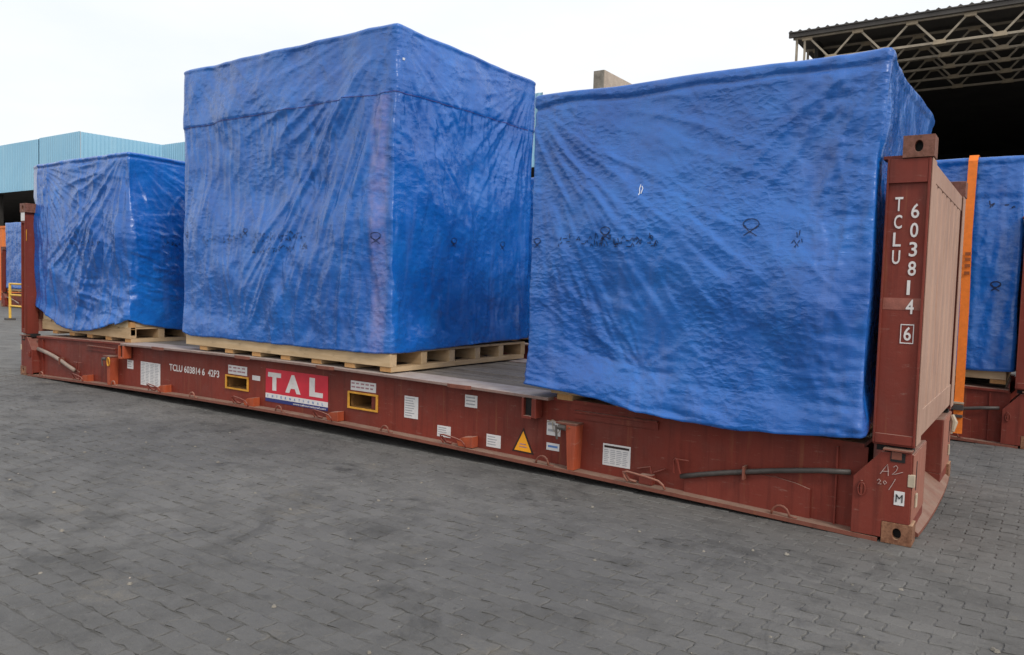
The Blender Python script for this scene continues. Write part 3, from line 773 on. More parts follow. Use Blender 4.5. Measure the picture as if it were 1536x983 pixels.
# ------------------------------------------------------------------ tarpaulin-wrapped crates
def interp(pts):
    xs_, ys_ = zip(*pts); return lambda s: np.interp(s, xs_, ys_)
def make_tarp(name, x0, x1, y0, y1, ztop, hem, disp, rim, step=.017, vis=('front', 'right'), r=.016, mat='tarp'):
    """closed skirt of cloth. The running length s starts at the hidden back left corner:
       left side, front, right side, back."""
    W_, D_ = x1-x0, y1-y0
    segs = [('left', D_), ('front', W_), ('right', D_), ('back', W_)]
    S = []; s = 0
    for nme, ln in segs:
        st = step if nme in vis else .07
        n = int(ln/st); S += list(s+np.linspace(0, ln, n, endpoint=False)); s += ln
    S = np.array(S); T = s
    def pos(S_):
        S_ = np.asarray(S_, float); px = np.zeros_like(S_); py = np.zeros_like(S_); nx = np.zeros_like(S_); ny = np.zeros_like(S_)
        a = S_ < D_; px[a] = x0; py[a] = y1-S_[a]; nx[a] = -1
        a = (S_ >= D_) & (S_ < D_+W_); px[a] = x0+S_[a]-D_; py[a] = y0; ny[a] = -1
        a = (S_ >= D_+W_) & (S_ < 2*D_+W_); px[a] = x1; py[a] = y0+S_[a]-D_-W_; nx[a] = 1
        a = S_ >= 2*D_+W_; px[a] = x1-(S_[a]-2*D_-W_); py[a] = y1; ny[a] = 1
        for c in (0, D_, D_+W_, 2*D_+W_, T):   # round the corners
            d = S_-c; a = np.abs(d) < r*2
            t = d[a]/(r*2)
            cxs = {0: (x0, y1, 0, 1, -1, 0), D_: (x0, y0, -1, 0, 0, -1), D_+W_: (x1, y0, 0, -1, 1, 0), 2*D_+W_: (x1, y1, 1, 0, 0, 1), T: (x0, y1, 0, 1, -1, 0)}[c]
            n1 = np.array(cxs[2:4]); n2 = np.array(cxs[4:6]); wgt = (t+1)/2
            nn = np.outer(1-wgt, n1)+np.outer(wgt, n2); nn /= np.linalg.norm(nn, axis=1)[:, None]
            nx[a] = nn[:, 0]; ny[a] = nn[:, 1]
            cut = (1-np.abs(t))**2*r*.55
            px[a] -= nn[:, 0]*cut; py[a] -= nn[:, 1]*cut
        return px, py, nx, ny
    hz = hem(S-D_)
    nv = int((ztop-hz.min())/step)
    Sg, Vg = np.meshgrid(S, np.linspace(0, 1, nv)); H = np.tile(hz, (nv, 1)); Z = ztop+(H-ztop)*Vg
    px, py, nx, ny = pos(Sg)
    d = disp(Sg-D_, Z, H); d = d+sstep(H+.35, H+.02, Z)*(np.maximum(d, .018)-d)
    X = px+nx*d; Y = py+ny*d; Zr = Z+rim(Sg-D_)*np.exp(-((ztop-Z)/.15)**2)
    n = len(S); V = np.stack([X, Y, Zr], -1).reshape(-1, 3)
    rings = []
    for k, (sc_, dz) in enumerate(((.985, .006), (.9, .004), (.5, -.01), (.02, -.02))):
        top = np.stack([x0/2+x1/2+(X[0]-(x0+x1)/2)*sc_, y0/2+y1/2+(Y[0]-(y0+y1)/2)*sc_, Zr[0]+dz], -1); rings.append(top)
    inn = []
    for sc_, dz in ((.012, -.004), (.03, .05)):
        inn.append(np.stack([X[-1]-nx[-1]*sc_, Y[-1]-ny[-1]*sc_, Zr[-1]+dz], -1))
    allv = np.concatenate([V]+rings+inn); F = []
    idx = np.arange(n); nxt = (idx+1) % n
    for i in range(nv-1): F.append(np.stack([i*n+idx, (i+1)*n+idx, (i+1)*n+nxt, i*n+nxt], 1))
    base = nv*n; prev = 0
    for k in range(4):
        b = base+k*n; F.append(np.stack([prev+nxt, b+nxt, b+idx, prev+idx], 1)); prev = b
    prev = (nv-1)*n
    for k in range(2):
        b = base+(4+k)*n; F.append(np.stack([prev+idx, b+idx, b+nxt, prev+nxt], 1)); prev = b
    F = np.concatenate(F)
    me = bpy.data.meshes.new(name); me.vertices.add(len(allv)); me.vertices.foreach_set('co', allv.ravel())
    me.loops.add(F.size); me.loops.foreach_set('vertex_index', F.ravel()); me.polygons.add(len(F))
    me.polygons.foreach_set('loop_start', np.arange(len(F))*4); me.polygons.foreach_set('loop_total', np.full(len(F), 4))
    me.polygons.foreach_set('use_smooth', [True]*len(F)); me.update(calc_edges=True); me.validate()
    me.materials.append(MT[mat])
    def surf(s_, z_, off=.003):
        s_ = np.atleast_1d(np.asarray(s_, float)); z_ = np.atleast_1d(np.asarray(z_, float))
        a, b, c, e = pos(s_+D_); dd = disp(s_, z_, hem(s_)); dd = dd+sstep(hem(s_)+.35, hem(s_)+.02, z_)*(np.maximum(dd, .018)-dd)+off
        return np.stack([a+c*dd, b+e*dd, z_], -1), np.stack([c, e, 0*c], -1)
    return me, surf
def strokes(polys, surf, wd, name, mat, parent, off=.006):
    m = MB()
    for P in polys:
        P = np.array(P); q = []                       # resample every 1 cm
        for a, b in zip(P[:-1], P[1:]):
            k = max(1, int(np.hypot(*(b-a))/.012)); q += [a+(b-a)*i/k for i in range(k)]
        q.append(P[-1]); q = np.array(q)
        t = np.gradient(q, axis=0); t /= np.linalg.norm(t, axis=1)[:, None]+1e-9; nn = np.stack([-t[:, 1], t[:, 0]], 1)*wd/2
        A, _ = surf(q[:, 0]+nn[:, 0], q[:, 1]+nn[:, 1], off); B, _ = surf(q[:, 0]-nn[:, 0], q[:, 1]-nn[:, 1], off)
        k = len(q); m.add(list(map(tuple, A))+list(map(tuple, B)), [(i, i+1, k+i+1, k+i) for i in range(k-1)])
    return m.build(name, mat, parent)
def emblem(s, z, w_=.11):
    w_ *= .72
    a = np.linspace(0, 2*math.pi, 15)
    return [[(s+w_*.5*math.cos(t), z+w_*.33*math.sin(t)) for t in a], [(s-w_*.42, z-w_*.05), (s-w_*.15, z-w_*.42), (s+w_*.4, z-w_*.75)],
            [(s+w_*.42, z-w_*.1), (s+w_*.05, z-w_*.42), (s-w_*.42, z-w_*.72)]]
def scribble(s0, s1, z, h, n, seed, slope=0):
    rs = random.Random(seed); out = []
    for k in range(n*2):
        s = rs.uniform(s0, s1); zz = z+slope*(s-s0)+rs.uniform(-h, h)*.5
        kind = rs.random()
        if kind < .4: out.append([(s, zz), (s+rs.uniform(-.012, .012), zz+rs.uniform(.02, .045))])
        elif kind < .75: out.append([(s, zz), (s+rs.uniform(.01, .018), zz+.022), (s+rs.uniform(.02, .032), zz+rs.uniform(-.006, .006))])
        else: out.append([(s, zz), (s+rs.uniform(.02, .04), zz+rs.uniform(-.006, .006))])
    return out

def wrapped(name, x0, x1, y0, y1, ztop, zc, label, hem, disp, rim, marks, body='ply', zb_=None, **kw):
    r = empty(name, ((x0+x1)/2, (y0+y1)/2, zc)); tag(r, label, 'crate', 'crates wrapped in blue tarpaulin')
    me, surf = make_tarp('tarpaulin', x0, x1, y0, y1, ztop, hem, disp, rim, **kw)
    off = Vector(r.location)
    def fix(o): o.location = -off; return o
    fix(link('tarpaulin', me, r))
    for (polys, wd, nm, mt) in marks:
        em = [p for p in polys if len(p) == 15]; rest = []
        k = 0
        while k < len(polys):
            if len(polys[k]) == 15: fix(strokes(polys[k:k+3], surf, wd, 'printed_emblem', mt, r)); k += 3
            else: rest.append(polys[k]); k += 1
        if rest: o = fix(strokes(rest, surf, wd, nm, mt, r)); tag(o, kind='stuff' if len(rest) > 2 else None)
    ins = .15
    m = MB(); m.box(x0+ins, x1-ins, y0+ins, y1-ins, zc, ztop-.06); fix(m.build('crate_body', body, r))
    return r, surf

# ---- middle crate
def hem2(s):
    W_ = 3.465; D_ = 2.35
    f = interp([(-3, .88), (-.01, .90), (.2, .862), (.8, .868), (1.6, .868), (2.6, .866), (3.1, .875), (W_, .885), (W_+.6, .896), (W_+1.4, .925), (W_+D_, .945), (W_+D_+3, .9), (12, .9)])
    return f(s)+.006*perlin(s*5, s*0+.5, 3)
_r = random.Random(21)
CR2 = radial(_r, 70, 3.43, 4.1, -.75, -.10, .25, 2.6, .4, 1.7, .035, .11, .008, .024, .06, -.0, 3.40) \
    + scatter(_r, 60, .05, 3.35, 1.2, 3.4, -.12, .12, .3, 1.3, .03, .08, .005, .014) \
    + scatter(_r, 50, 3.46, 5.75, 1.1, 3.4, .04, .16, .2, 1.1, .03, .09, .005, .015) \
    + radial(_r, 30, 3.42, 4.1, .1, .7, .2, 1.5, .2, .9, .03, .09, .006, .016, .1, 3.44, 5.75) \
    + radial(_r, 25, 5.8, 4.1, -.8, -.1, .2, 1.4, .2, .8, .03, .08, .006, .016, .1, 3.44, 5.75) \
    + scatter(_r, 90, .05, 5.7, .9, 4.0, .9, .8, .06, .3, .02, .05, .003, .008) \
    + scatter(_r, 60, 3.2, 3.65, .9, 3.4, 1.4, .25, .08, .3, .015, .03, .003, .007)
def seam2(s, W_=3.465):
    return np.where(s < W_, 3.34+.05*np.clip(s/W_, 0, 1)+.012*perlin(s*3, s*0, 5), 3.395+.03*np.clip((s-W_)/2.3, 0, 1)+.010*perlin(s*3, s*0, 6))
def disp2(s, z, H):
    W_ = 3.465; zt_ = 4.02; front = 1-sstep(W_-.02, W_+.02, s); right = 1-front
    eg = sstep(.0, .35, np.abs(s-W_))*sstep(-.1, .4, s)*sstep(W_+2.4, W_+1.9, s)
    d = eg*.050*perlin(s*.9, z*1.0, 11) + (.4+.6*eg)*.022*perlin(s*2.4, z*1.9, 12) + .065*eg*right*np.exp(-((z-2.45-.25*perlin(s*1.2, s*0, 14))/.42)**2)+.035*eg*front*np.exp(-((z-2.1)/.6)**2)-.004 + .006*perlin(s*6, z*4, 13)
    seam = seam2(s)
    below = sstep(seam+.012, seam-.012, z)
    lap = sstep(seam-.004, seam+.004, z)*.017
    # fan of pulls from the near top corner, long diagonals over the front
    wp = .16*perlin(s*1.1, z*1.1, 27); f1 = (fan(s+wp, z, W_+.02, zt_+.05, 6.0, 21, rf=2.4)+.5*fan(s, z+wp, W_+.1, zt_+.3, 11.0, 26, rf=2.4))*front*(.25+.75*sstep(-.25, .3, perlin(s*.9+z*.5, z*.6, 28)))*sstep(.2, 1.6, s+(3.0-z)*.25)
    f2 = fan(s, z+wp, -.02, zt_, 5.0, 22, rf=.9)*front*.8
    f3 = fan(s, z, W_-.02, zt_, 7.0, 23, rf=1.1)*right + fan(s, z, W_+2.37, zt_, 8, 24, rf=1.0)*right*.8
    d += .050*f1*(.35+.65*below) + .022*f2 + .022*f3
    v = ridge(perlin(s*5.5+.8*perlin(s*.7, z*.9, 31), z*.55, 32), 2.4)*(.4+.6*sstep(-.2, .4, perlin(s*.8, z*.5, 33)))
    d += .009*v*below+creases(s, z, CR2)*(.45+.55*below)
    # gathers hanging from the seam
    g = np.exp(-np.clip(seam-z, 0, 9)/.28)*below; d += .010*g*ridge(perlin(s*15, z*.8, 41), 1.5)
    d += lap
    # rolled rim along the top edge
    t = zt_-z; rr = .013*np.sqrt(np.clip(1-((t-.022)/.026)**2, 0, 1)); d += np.maximum(rr, 0)*(.75+.25*perlin(s*3, s*0, 42)) - .02*np.exp(-((t)/.012)**2)
    d += .01*sstep(H+.03, H, z)
    return d
rim2 = lambda s: .010*perlin(s*1.3, s*0+.3, 50)
mk2 = []
mk2 += emblem(3.27, 2.02, .14) + emblem(1.27, 2.10, .09) + emblem(.13, 2.08, .1) + emblem(3.42+.93, 2.03, .12) + emblem(3.42+1.86, 2.05, .12)
mk2 += scribble(.42, 2.25, 1.99, .09, 34, 3, .02) + scribble(1.4, 2.35, 1.87, .05, 20, 4, .03)
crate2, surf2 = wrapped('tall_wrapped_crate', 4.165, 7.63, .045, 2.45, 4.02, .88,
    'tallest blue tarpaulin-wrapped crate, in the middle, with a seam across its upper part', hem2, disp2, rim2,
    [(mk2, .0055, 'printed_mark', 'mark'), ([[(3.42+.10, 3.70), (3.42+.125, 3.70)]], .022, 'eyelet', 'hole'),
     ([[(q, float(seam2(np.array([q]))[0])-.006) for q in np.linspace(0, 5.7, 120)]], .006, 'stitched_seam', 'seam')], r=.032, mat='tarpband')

# ---- right crate
def hem3(s):
    W_ = 2.60; f = interp([(-9, .75), (0, .765), (.25, .752), (.65, .714), (1.0, .655), (1.4, .628), (1.75, .612), (2.2, .636), (W_, .672), (W_+.3, .75), (12, .78)])
    return f(s)+.004*perlin(s*9, s*0+.5, 3)
_r = random.Random(33)
CR3 = radial(_r, 55, -.1, 3.2, .2, .95, .3, 1.9, .3, 1.3, .035, .10, .006, .020, .08, 0, 2.5) \
    + radial(_r, 22, 2.56, 3.15, -.9, -.05, .05, .7, .15, .7, .03, .08, .008, .020, .12, 0, 2.53) \
    + scatter(_r, 70, .05, 2.5, .8, 3.0, 1.2, .25, .1, .5, .02, .05, .003, .008) \
    + scatter(_r, 60, 2.0, 2.5, .8, 2.9, .1, .3, .1, .6, .02, .06, .004, .010) \
    + scatter(_r, 40, .05, 2.5, .66, 1.1, 1.5, .1, .3, 1.2, .02, .05, .005, .014) \
    + scatter(_r, 25, .0, 1.0, .9, 1.6, .95, .15, .3, .9, .03, .07, .006, .014) \
    + scatter(_r, 40, 2.6, 4.9, .9, 3.0, .1, .3, .2, .9, .03, .08, .005, .014)
def disp3(s, z, H):
    W_ = 2.60; zt_ = 3.14; front = 1-sstep(W_-.02, W_+.02, s)
    eg = sstep(.0, .5, s)*sstep(0, .4, np.abs(s-W_)); d = eg*.045*perlin(s*.8, z*1.0, 61)+(.4+.6*eg)*.018*perlin(s*1.9, z*1.8, 62)-.02*eg+eg*front*(.085*np.exp(-((z-1.85+.35*(s-1.3))/.5)**2)-.03*np.exp(-(((z-1.05)/.3)**2+((s-.9)/.8)**2))); wp = .18*perlin(s*1.1, z*1.1, 77)
    f1 = fan(s+wp, z, -.15, zt_+.15, 7.0, 63, rf=1.6, bias=.3)*front*(.2+.8*sstep(-.2, .3, perlin(s*1.1, z*.9, 78)))
    f2 = fan(s, z+wp*.5, W_+.02, zt_+.02, 6.0, 64, rf=.9)
    d += .030*f1+.026*f2*sstep(.9, .3, np.abs(s-W_))
    d += (1-front)*(.045*sstep(2.4, 2.75, z)-.03*sstep(1.6, .9, z))*(s < W_+2.3)
    # fine slanting crinkle all over, as in well worn woven sheeting
    a = .45; u = s*math.cos(a)-z*math.sin(a); v = s*math.sin(a)+z*math.cos(a)
    d += .0022*perlin(u*9, v*22, 65)
    
    d += .6*creases(s, z, CR3)
    # star of creases low on the left half
    dx = s-1.02; dz = z-.98; r_ = np.sqrt(dx*dx+dz*dz)+1e-5; th = np.arctan2(dz, dx)
    d += .016*ridge(perlin(th*1.9, r_*.8, 70), 3)*np.exp(-r_/.45)*sstep(.0, .12, r_)*front + .02*np.exp(-(r_/.5)**2)*front
    # level folds gathering at the hem
    hb = np.exp(-np.clip(z-H, 0, 9)/.22); d += .016*hb*ridge(perlin(s*1.6, (z-H)*13, 71), 1.8)+.02*sstep(.25, .0, z-H)
    c = np.exp(-((s-W_+.12)/.3)**2)*front; d += .010*c*ridge(perlin(s*7, z*1.4, 72), 1.8)+.006*c*perlin(s*5, z*17, 73)
    # top flap folded over: a soft lip with a hard lower edge
    edge = zt_-.075-.018*perlin(s*1.6, s*0, 74)-.03*np.exp(-(s/.25)**2); t = sstep(edge-.006, edge+.006, z)
    d += t*.012*front+t*.012*(1-front)-.018*np.exp(-((zt_-z)/.010)**2)-.012*np.exp(-((z-edge+.02)/.02)**2)*front
    # deep fold round the near corner
    d += -.03*np.exp(-((s-W_-.06)/.035)**2)*sstep(3.1, 2.7, z)
    return d
rim3 = lambda s: .016*perlin(s*1.1, s*0+.3, 51)-.0*s
mk3 = emblem(.72, 2.02, .12)+emblem(1.83, 2.05, .15)+emblem(.07, 1.95, .10)+scribble(.28, 1.15, 1.93, .07, 30, 6, .0)+scribble(2.1, 2.2, 1.93, .1, 3, 9)
wh3 = [[(.99, 2.36), (.985, 2.33), (.99, 2.30), (.985, 2.28)], [(1.0, 2.35), (1.01, 2.33), (1.0, 2.29)]]
crate3, surf3 = wrapped('right_wrapped_crate'.replace('right_', ''), 9.285, 11.885, -.065, 2.37, 3.135, .83,
    'low wide blue tarpaulin-wrapped crate at the right end, its cloth hanging over the side beam', hem3, disp3, rim3,
    [(mk3, .0055, 'printed_mark', 'mark'), (wh3, .007, 'white_scuff', 'hole')], mat='tarpfine')

# ---- left crate
def hem1(s):
    W_ = 2.575; s = s+.1*(s < 2.3); f = interp([(-9, 1.0), (-.3, 1.02), (.12, 1.06), (.35, .98), (.62, .865), (.95, .765), (1.3, .735), (1.7, .765), (2.05, .82), (2.4, .91), (W_, .965), (W_+.2, .90), (W_+.55, .835), (W_+1.0, .785), (W_+2, .78), (12, .9)])
    return f(s)+.004*perlin(s*9, s*0+.5, 3)
_r = random.Random(8)
CR1 = radial(_r, 55, 2.55, 3.25, -.95, -.08, .2, 2.0, .3, 1.3, .035, .10, .008, .022, .08, 0, 2.53) \
    + scatter(_r, 40, .05, 2.5, 1.0, 3.1, -.05, .15, .3, 1.2, .03, .08, .005, .016) \
    + scatter(_r, 35, 2.6, 4.8, 1.0, 2.9, .3, .5, .2, .8, .03, .08, .006, .016) \
    + scatter(_r, 40, 2.58, 3.3, 1.2, 2.4, 1.35, .25, .15, .6, .02, .05, .005, .014) \
    + scatter(_r, 20, 1.0, 2.5, .9, 1.6, 1.2, .3, .2, .8, .04, .1, .010, .022)
def disp1(s, z, H):
    W_ = 2.575; zt_ = 3.19; front = 1-sstep(W_-.02, W_+.02, s); right = 1-front
    lf = sstep(.0, -.05, s)
    d = (-.015+.05*np.exp(-((z-2.1)/.5)**2)+.035*perlin(s*1.0, z*1.1, 81)+.010*perlin(s*2.2, z*2, 82)+.016*perlin(s*3.2, z*2.2, 83))*(1-.8*lf)+.018*(1-lf)+.22*lf*sstep(2.35, 2.75, z)+.05*lf
    wp = .15*perlin(s*1.2, z*1.2, 97); d += .046*fan(s+wp, z, W_+.02, zt_+.03, 6.0, 83, rf=1.6)*front*(.3+.7*sstep(-.3, .2, perlin(s, z, 98)))+.024*fan(s, z, 0, zt_, 8, 84, rf=1.1)*front+.03*fan(s, z, W_, zt_, 6, 85, rf=1.0)*right
    v = ridge(perlin(s*5+.8*perlin(s*.7, z*.9, 86), z*.5, 87), 2.2); d += .013*v*front+.006*v*right
    # bulge and level creases low by the near corner
    r2 = ((s-W_-.35)/.5)**2+((z-1.9)/.6)**2; d += right*np.exp(-r2)*(.03+.016*ridge(perlin(s*3, z*9+s*2, 88), 1.8))
    
    d += creases(s, z, CR1)
    d += .03*sstep(.2, 0, z-H)*front + .02*np.exp(-((s-W_)/.2)**2)*np.exp(-((z-1.15)/.3)**2)*perlin(s*5, z*9, 92)*2
    t = zt_-z; d += .013*np.sqrt(np.clip(1-((t-.02)/.024)**2, 0, 1))*(.7+.3*perlin(s*5, s*0, 93))-.015*np.exp(-(t/.01)**2)-.012*np.exp(-((t-.062)/.014)**2)
    return d
rim1 = lambda s: .014*perlin(s*1.7, s*0+.3, 52)
mk1 = scribble(1.0, 2.0, 1.97, .06, 12, 11)+emblem(2.66+.7, 1.95, .1)+scribble(2.66+.3, 2.66+.9, 2.0, .05, 8, 12)
crate1, surf1 = wrapped('wrapped_crate', .125, 2.70, .19, 2.37, 3.19, .835,
    'smallest blue tarpaulin-wrapped crate, at the left end, with bare plywood showing under its hem', hem1, disp1, rim1,
    [(mk1, .006, 'printed_mark', 'mark')])
c1 = crate1.location
def loc1(m): m.v = [(v[0]-c1.x, v[1]-c1.y, v[2]-c1.z) for v in m.v]; return m
m = MB(); m.box(.24, 2.62, .222, .232, .745, 1.06); loc1(m).build('plywood_skirt', 'ply', crate1)
m = MB(); m.box(2.622, 2.69, .2225, .29, .745, .935); loc1(m).build('corner_post', 'endgrain', crate1, bev=.003)
m = MB(); m.box(2.64, 2.685, .292, 2.2, .86, .92); loc1(m).build('side_rail', 'pine', crate1, bev=.003)

# ---- crates on the rack behind
def simple_disp(zt_, Wd, sd_):
    def f(s, z, H):
        d = .03*perlin(s*.9, z*.8, sd_)+.01*perlin(s*2.2, z*2, sd_+1)
        d += .03*fan(s, z, Wd, zt_, 8, sd_+2, rf=1.4)+.02*fan(s, z, 0, zt_, 8, sd_+3, rf=1)
        d += .012*ridge(perlin(s*5, z*.5, sd_+4), 2.2)+.008*ridge(perlin(s*2, z*9, sd_+5), 2)*sstep(1.6, 1.0, z)
        t = zt_-z; seam = .42; d += .012*sstep(seam+.005, seam-.005, t) + .02*np.exp(-((t-.03)/.02)**2)
        return d
    return f
hemb = lambda s: .80+.012*perlin(s*2, s*0+.5, 3)
crB, sfB = wrapped('wrapped_crate', 9.75, 12.56, 4.56, 6.8, 3.13, .84,
    'blue wrapped crate on the rack behind, at the right edge under the orange strap', hemb, simple_disp(3.13, 2.81, 120), rim1,
    [(emblem(2.6, 1.75, .13)+scribble(2.5, 2.72, 2.6, .05, 3, 5), .012, 'printed_mark', 'mark')], step=.03)
pallet(9.8, 12.50, 4.60, 6.75, .655, 'pale pallet under the strapped blue crate on the rack behind', nb=5)
crC, sfC = wrapped('wrapped_crate', 4.3, 8.6, 4.52, 6.8, 3.22, .88,
    'blue wrapped crate glimpsed in the gap between the middle and right crates', hemb, simple_disp(3.22, 4.3, 140), rim1, [], step=.04)
pallet(4.35, 8.55, 4.56, 6.75, .70, 'pallet under the rear crate glimpsed in the gap between the middle and right crates')
crD, sfD = wrapped('wrapped_crate', -24.15, -20.9, 9.66, 11.9, 3.6, .84,
    'distant blue wrapped crate on the far left rack, beside the orange container', hemb, simple_disp(3.6, 3.2, 160), rim1, [], step=.06)
pallet(-24.1, -21.0, 9.7, 11.85, .655, 'pallet under the distant blue crate on the far left rack', nb=5)

# orange strap over the rear crate
r = empty('lashing_strap', (12.08, 4.43, .08)); tag(r, 'orange lashing strap tied over the rear blue crate and down to its rack', 'strap')
m = MB()
def ribbon(m, pts, x0, x1, th=.004):
    V = []; F = []
    for (dx, y, z) in pts: V += [(x0+dx, y, z), (x1+dx, y, z)]
    for i in range(len(pts)-1): F.append((2*i, 2*i+1, 2*i+3, 2*i+2))
    m.add(V, F)
pts = [(0.005, 4.40, .09), (.0, 4.41, .30), (.0, 4.42, .6), (-.005, 4.46, 1.5), (-.02, 4.47, 2.3), (-.01, 4.49, 3.10), (-.005, 4.53, 3.165), (0, 5.6, 3.17), (0, 6.82, 3.17), (0, 6.86, 3.1), (0, 6.87, .2)]
ribbon(m, pts, 12.035-12.08, 12.125-12.08)
m.v = [(v[0], v[1]-4.43, v[2]-.08) for v in m.v]
o = m.build('webbing', 'orange', r); sm = o.modifiers.new('solid', 'SOLIDIFY'); sm.thickness = .005
m = MB(); m.box(-.05, .05, -.05, -.02, .27, .33); m.box(-.045, .045, -.06, -.02, .19, .22); m.build('ratchet_buckle', 'rod', r, bev=.004)
m = MB(); m.box(-.05, .05, -.045, -.015, .34, .36); m.build('buckle_pin', 'cream', r)
m = MB()
for k, zz in enumerate((1.85, 1.93, 2.0, 2.06)): m.box(-.028, .024, .017, .021, zz-.08, zz-.045)
m.build('printed_mark', 'strapmark', r, kind='stuff')

# ------------------------------------------------------------------ background things at the left
r = empty('yellow_guardrail', (-14.3, 5.75, 0)); tag(r, 'yellow tubular guard rail standing on the yard at far left', 'guard rail')
m = MB(); m.tube([(0, 0, 0), (0, 0, 1.17)], .04, 8); g1 = m.build('post', 'ylrail', r)
link('post', g1.data, r, (1.5, 0, 0))
for z in (1.15, .8, .45): m = MB(); m.tube([(0, 0, z), (1.5, 0, z)], .03, 8); m.build('rail', 'ylrail', r)
m = MB(); m.box(-.12, .12, -.12, .12, 0, .06); m.build('foot', 'rod', r)

def container(name, x0, x1, y0, y1, h, mt, label):
    r = empty(name, (x0, y0, 0)); tag(r, label, 'container')
    lx, ly = x1-x0, y1-y0
    m = MB(); V = []; F = []; n = int(lx/.14); pr = [0, .035, .035, 0]
    for i in range(n+1):
        for z in (.15, h-.08): V.append((.1+(lx-.2)*i/n, pr[i % 4], z))
    F = [(2*i, 2*i+2, 2*i+3, 2*i+1) for i in range(n)]; m.add(V, F); m.build('corrugated_side', mt, r)
    m = MB(); m.box(0, .1, -.02, ly, 0, h); m.box(lx-.1, lx, -.02, ly, 0, h); m.box(.1, lx-.1, -.02, .05, 0, .15); m.box(.1, lx-.1, -.02, .05, h-.1, h); m.build('frame', mt, r)
    m = MB(); m.box(.1, lx-.1, .06, ly-.02, .1, h-.03); m.build('box_body', mt, r)
    return r
container('shipping_container', -38, -25.6, 12.6, 15.0, 3.85, 'orangecont', 'orange shipping container at the far left edge beyond the distant rack')
container('shipping_container', 13.15, 19.2, 11.0, 13.4, 2.5, 'greycont', 'pale grey container inside the big shed at the right edge')

# ------------------------------------------------------------------ teal shed
r = empty('teal_warehouse', (-51, 26, 0)); tag(r, 'open warehouse with a deep teal corrugated fascia on the left', 'building')
def corr(x0, y0, x1, y1, z0, z1, pitch=.32, dep=.05):
    """corrugated sheet between two ground points, returned as a mesh builder"""
    d = Vector((x1-x0, y1-y0, 0)); ln = d.length; d.normalize(); nn = Vector((d.y, -d.x, 0)); n = max(4, int(ln/pitch*4)); m = MB(); V = []
    for i in range(n+1):
        o_ = dep*(1 if (i % 4) in (1, 2) else 0); p = Vector((x0, y0, 0))+d*(ln*i/n)+nn*o_
        V += [(p.x, p.y, z0), (p.x, p.y, z1)]
    b = len(V)
    for i in range(n+1):
        p = Vector((x0, y0, 0))+d*(ln*i/n)-nn*.04; V += [(p.x, p.y, z0), (p.x, p.y, z1)]
    F = []
    for i in range(n):
        F += [(2*i, 2*i+2, 2*i+3, 2*i+1), (b+2*i, b+2*i+1, b+2*i+3, b+2*i+2), (2*i, b+2*i, b+2*i+2, 2*i+2), (2*i+1, 2*i+3, b+2*i+3, b+2*i+1)]
    m.add([(v[0]+51, v[1]-26, v[2]) for v in V], F); return m
for (a, b, top) in ((-96, -82, 12.75), (-81.9, -68, 12.75), (-67.9, -57.9, 12.72), (-57.8, -51.05, 12.78)):
    corr(a, 26, b, 26, 8.5, top).build('fascia_panel', 'teal', r)
corr(-57.95, 26.2, -57.7, 26.2, 8.5, 12.5).build('fascia_lap', 'teal', r)
corr(-51, 26.05, -50.4, 32.6, 8.5, 12.74).build('fascia_panel', 'teal', r)
for (a, b) in ((-50.35, -38), (-37.95, -25), (-24.95, -11.7)): corr(a, 32.6, b, 32.6, 8.5, 12.74).build('fascia_panel', 'teal', r)
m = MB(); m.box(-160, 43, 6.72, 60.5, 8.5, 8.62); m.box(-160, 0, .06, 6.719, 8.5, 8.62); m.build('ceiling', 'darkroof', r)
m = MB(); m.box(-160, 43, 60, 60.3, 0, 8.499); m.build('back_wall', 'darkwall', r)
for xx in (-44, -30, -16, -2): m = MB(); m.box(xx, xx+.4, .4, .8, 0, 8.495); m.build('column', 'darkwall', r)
for xx in (13, 27, 41): m = MB(); m.box(xx, xx+.4, 7, 7.4, 0, 8.495); m.build('column', 'darkwall', r)

# ------------------------------------------------------------------ concrete wall between the sheds
r = empty('concrete_wall', (-6.6, 30, 0)); tag(r, 'narrow grey-brown concrete wall top rising behind the right crate', 'wall')
m = MB(); m.box(-.28, .30, .02, 14, 0, 12.7); m.build('wall_slab', 'concrete', r, bev=.02)
m = MB(); m.box(-.30, .28, -.06, .019, 0, 12.68); m.build('wall_end', 'concrete_end', r)

# ------------------------------------------------------------------ big open shed, right
SY = 29.1
r = empty('open_truss_shed', (3.2, SY, 0)); tag(r, 'large dark open shed with pale steel roof trusses, upper right', 'building')
m = MB(); V = []; nx = int((26-3.15)/.0925)
X0, X1 = -.05, 22.9
n = int((X1-X0)/.37)*4; V = []
for i in range(n+1):
    x = X0+(X1-X0)*i/n; up = .07 if (i % 4) in (1,) else 0
    V += [(x, -.25, .0+up), (x, 34, .0+up), (x, -.25, -.05), (x, 34, -.05)]
F = []
for i in range(n): a = 4*i; F += [(a, a+4, a+5, a+1), (a+2, a+3, a+7, a+6), (a, a+2, a+6, a+4), (a+1, a+5, a+7, a+3)]
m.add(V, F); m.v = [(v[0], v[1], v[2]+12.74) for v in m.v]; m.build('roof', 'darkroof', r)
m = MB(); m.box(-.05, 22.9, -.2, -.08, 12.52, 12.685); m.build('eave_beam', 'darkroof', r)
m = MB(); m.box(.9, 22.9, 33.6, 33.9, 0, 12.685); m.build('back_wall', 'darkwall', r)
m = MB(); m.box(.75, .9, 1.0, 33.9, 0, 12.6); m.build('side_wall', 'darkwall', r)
m = MB(); m.box(22.9, 23.1, 0, 33.9, 0, 12.6); m.build('side_wall', 'darkwall', r)
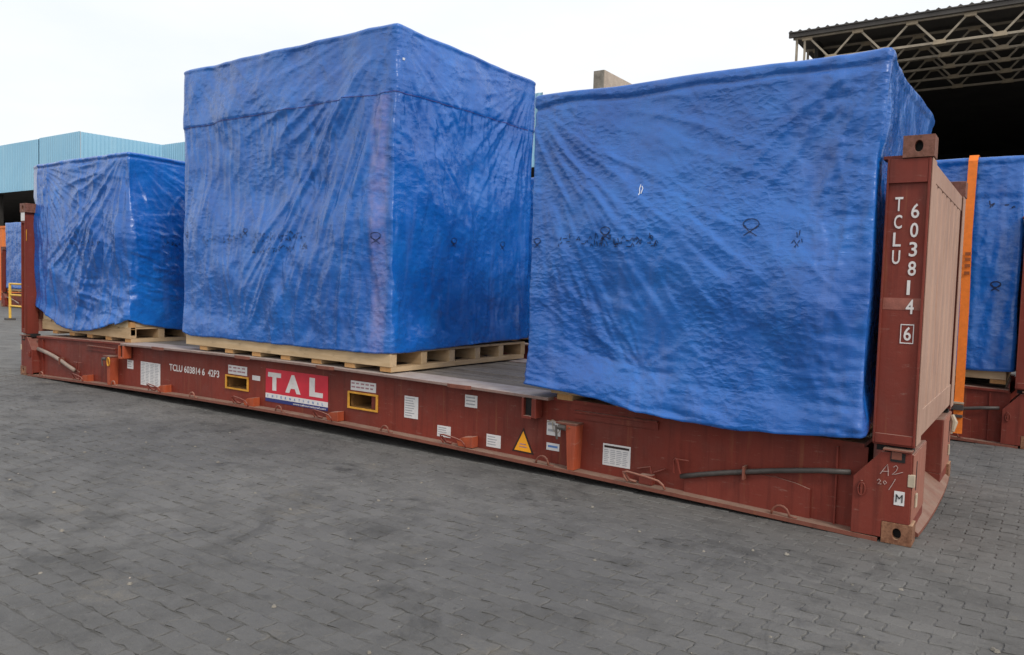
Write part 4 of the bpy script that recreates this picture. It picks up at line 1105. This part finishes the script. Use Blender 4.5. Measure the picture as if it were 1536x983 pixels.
def truss():
    t = empty('truss', (0, 0, 0)); t.parent = r
    zt_, z0 = 12.45, 11.53
    m = MB(); m.box(.1, 22.8, -.05, .05, zt_, zt_+.08); m.build('top_chord', 'truss', t)
    m = MB(); m.box(1.4, 22.8, -.05, .05, z0-.05, z0+.04); m.build('bottom_chord', 'truss', t)
    mu = MB(); mu.bar((.12, 0, zt_-.03), (.88, 0, z0+.06), .075, .06); up_ = mu.mesh('diagonal', 'truss')
    md = MB(); md.bar((.12, 0, z0+.06), (.88, 0, zt_-.03), .075, .06); dn_ = md.mesh('diagonal', 'truss')
    mg = MB(); mg.prism([(-.24, -.07), (.24, -.07), (.2, .1), (-.2, .1)], -.06, .06); gg = mg.mesh('gusset', 'gusset')
    mg = MB(); mg.prism([(-.2, -.09), (.2, -.09), (.22, .05), (-.22, .05)], -.06, .06); gt = mg.mesh('gusset', 'gusset')
    for k in range(11):
        xa = .67+2*(k-0)
        if xa > 22: break
        link('diagonal', up_, t, (xa, 0, 0))
        if xa+1 < 22:
            link('diagonal', dn_, t, (xa+1, 0, 0)); link('gusset', gg, t, (xa+1, -.0, z0))
        link('gusset', gt, t, (xa, 0, zt_))
    m = MB(); m.bar((.25, 0, zt_), (.25, 0, 10.2), .09, .08); m.build('end_post', 'truss', t)
    m = MB(); m.bar((.58, 0, zt_), (.58, 0, 10.2), .08, .08); m.build('end_post', 'truss', t)
    return t
t0 = truss()
for k in range(1, 5):
    c = copy_tree(t0, r); c.location = (0, 1.87*k, 0)
for (xx, yy) in ((.4, 0), (.4, 9.35), (.4, 18.7), (22.4, 0), (22.4, 9.35)):
    m = MB(); m.box(xx-.2, xx+.2, yy-.2, yy+.2, 0, 10.2 if xx < 2 else 12.3); m.build('column', 'gusset', r)

# ------------------------------------------------------------------ litter on the yard
rs = random.Random(9); m = MB(); m2 = MB()
def pebble(mb, x, y, r_):
    n = 6; V = [(x+r_*math.cos(k)*rs.uniform(.7, 1.2), y+r_*math.sin(k)*rs.uniform(.7, 1.2), 0.0) for k in np.linspace(0, 5.2, n)]
    V += [(x+(v[0]-x)*.6, y+(v[1]-y)*.6, r_*rs.uniform(.4, .8)) for v in V[:n]]
    mb.add(V, [(k, (k+1) % n, n+(k+1) % n, n+k) for k in range(n)]+[tuple(range(n, 2*n))])
for k in range(160):
    pebble(m if k % 3 else m2, rs.uniform(4, 15), rs.uniform(-4.2, -.3), rs.uniform(.002, .006))
for k in range(70): pebble(m, rs.uniform(5, 15), rs.uniform(-4.2, -.4), rs.uniform(.008, .016))
for k in range(60):
    pebble(m2 if k % 2 else m, 3.55+rs.gauss(0, .5), -3.2+rs.gauss(0, .12), rs.uniform(.008, .03))
m.build('stone_chips', 'concrete_end', smooth=False, kind='stuff', label='dark little stone chips scattered over the pavers', cat='stone chips')
m2.build('pale_grit', 'concrete', smooth=False, kind='stuff', label='pale grit and broken stone scattered on the pavers', cat='grit')
for o in list(C.objects):
    if o.name.startswith('text'): bpy.data.objects.remove(o)
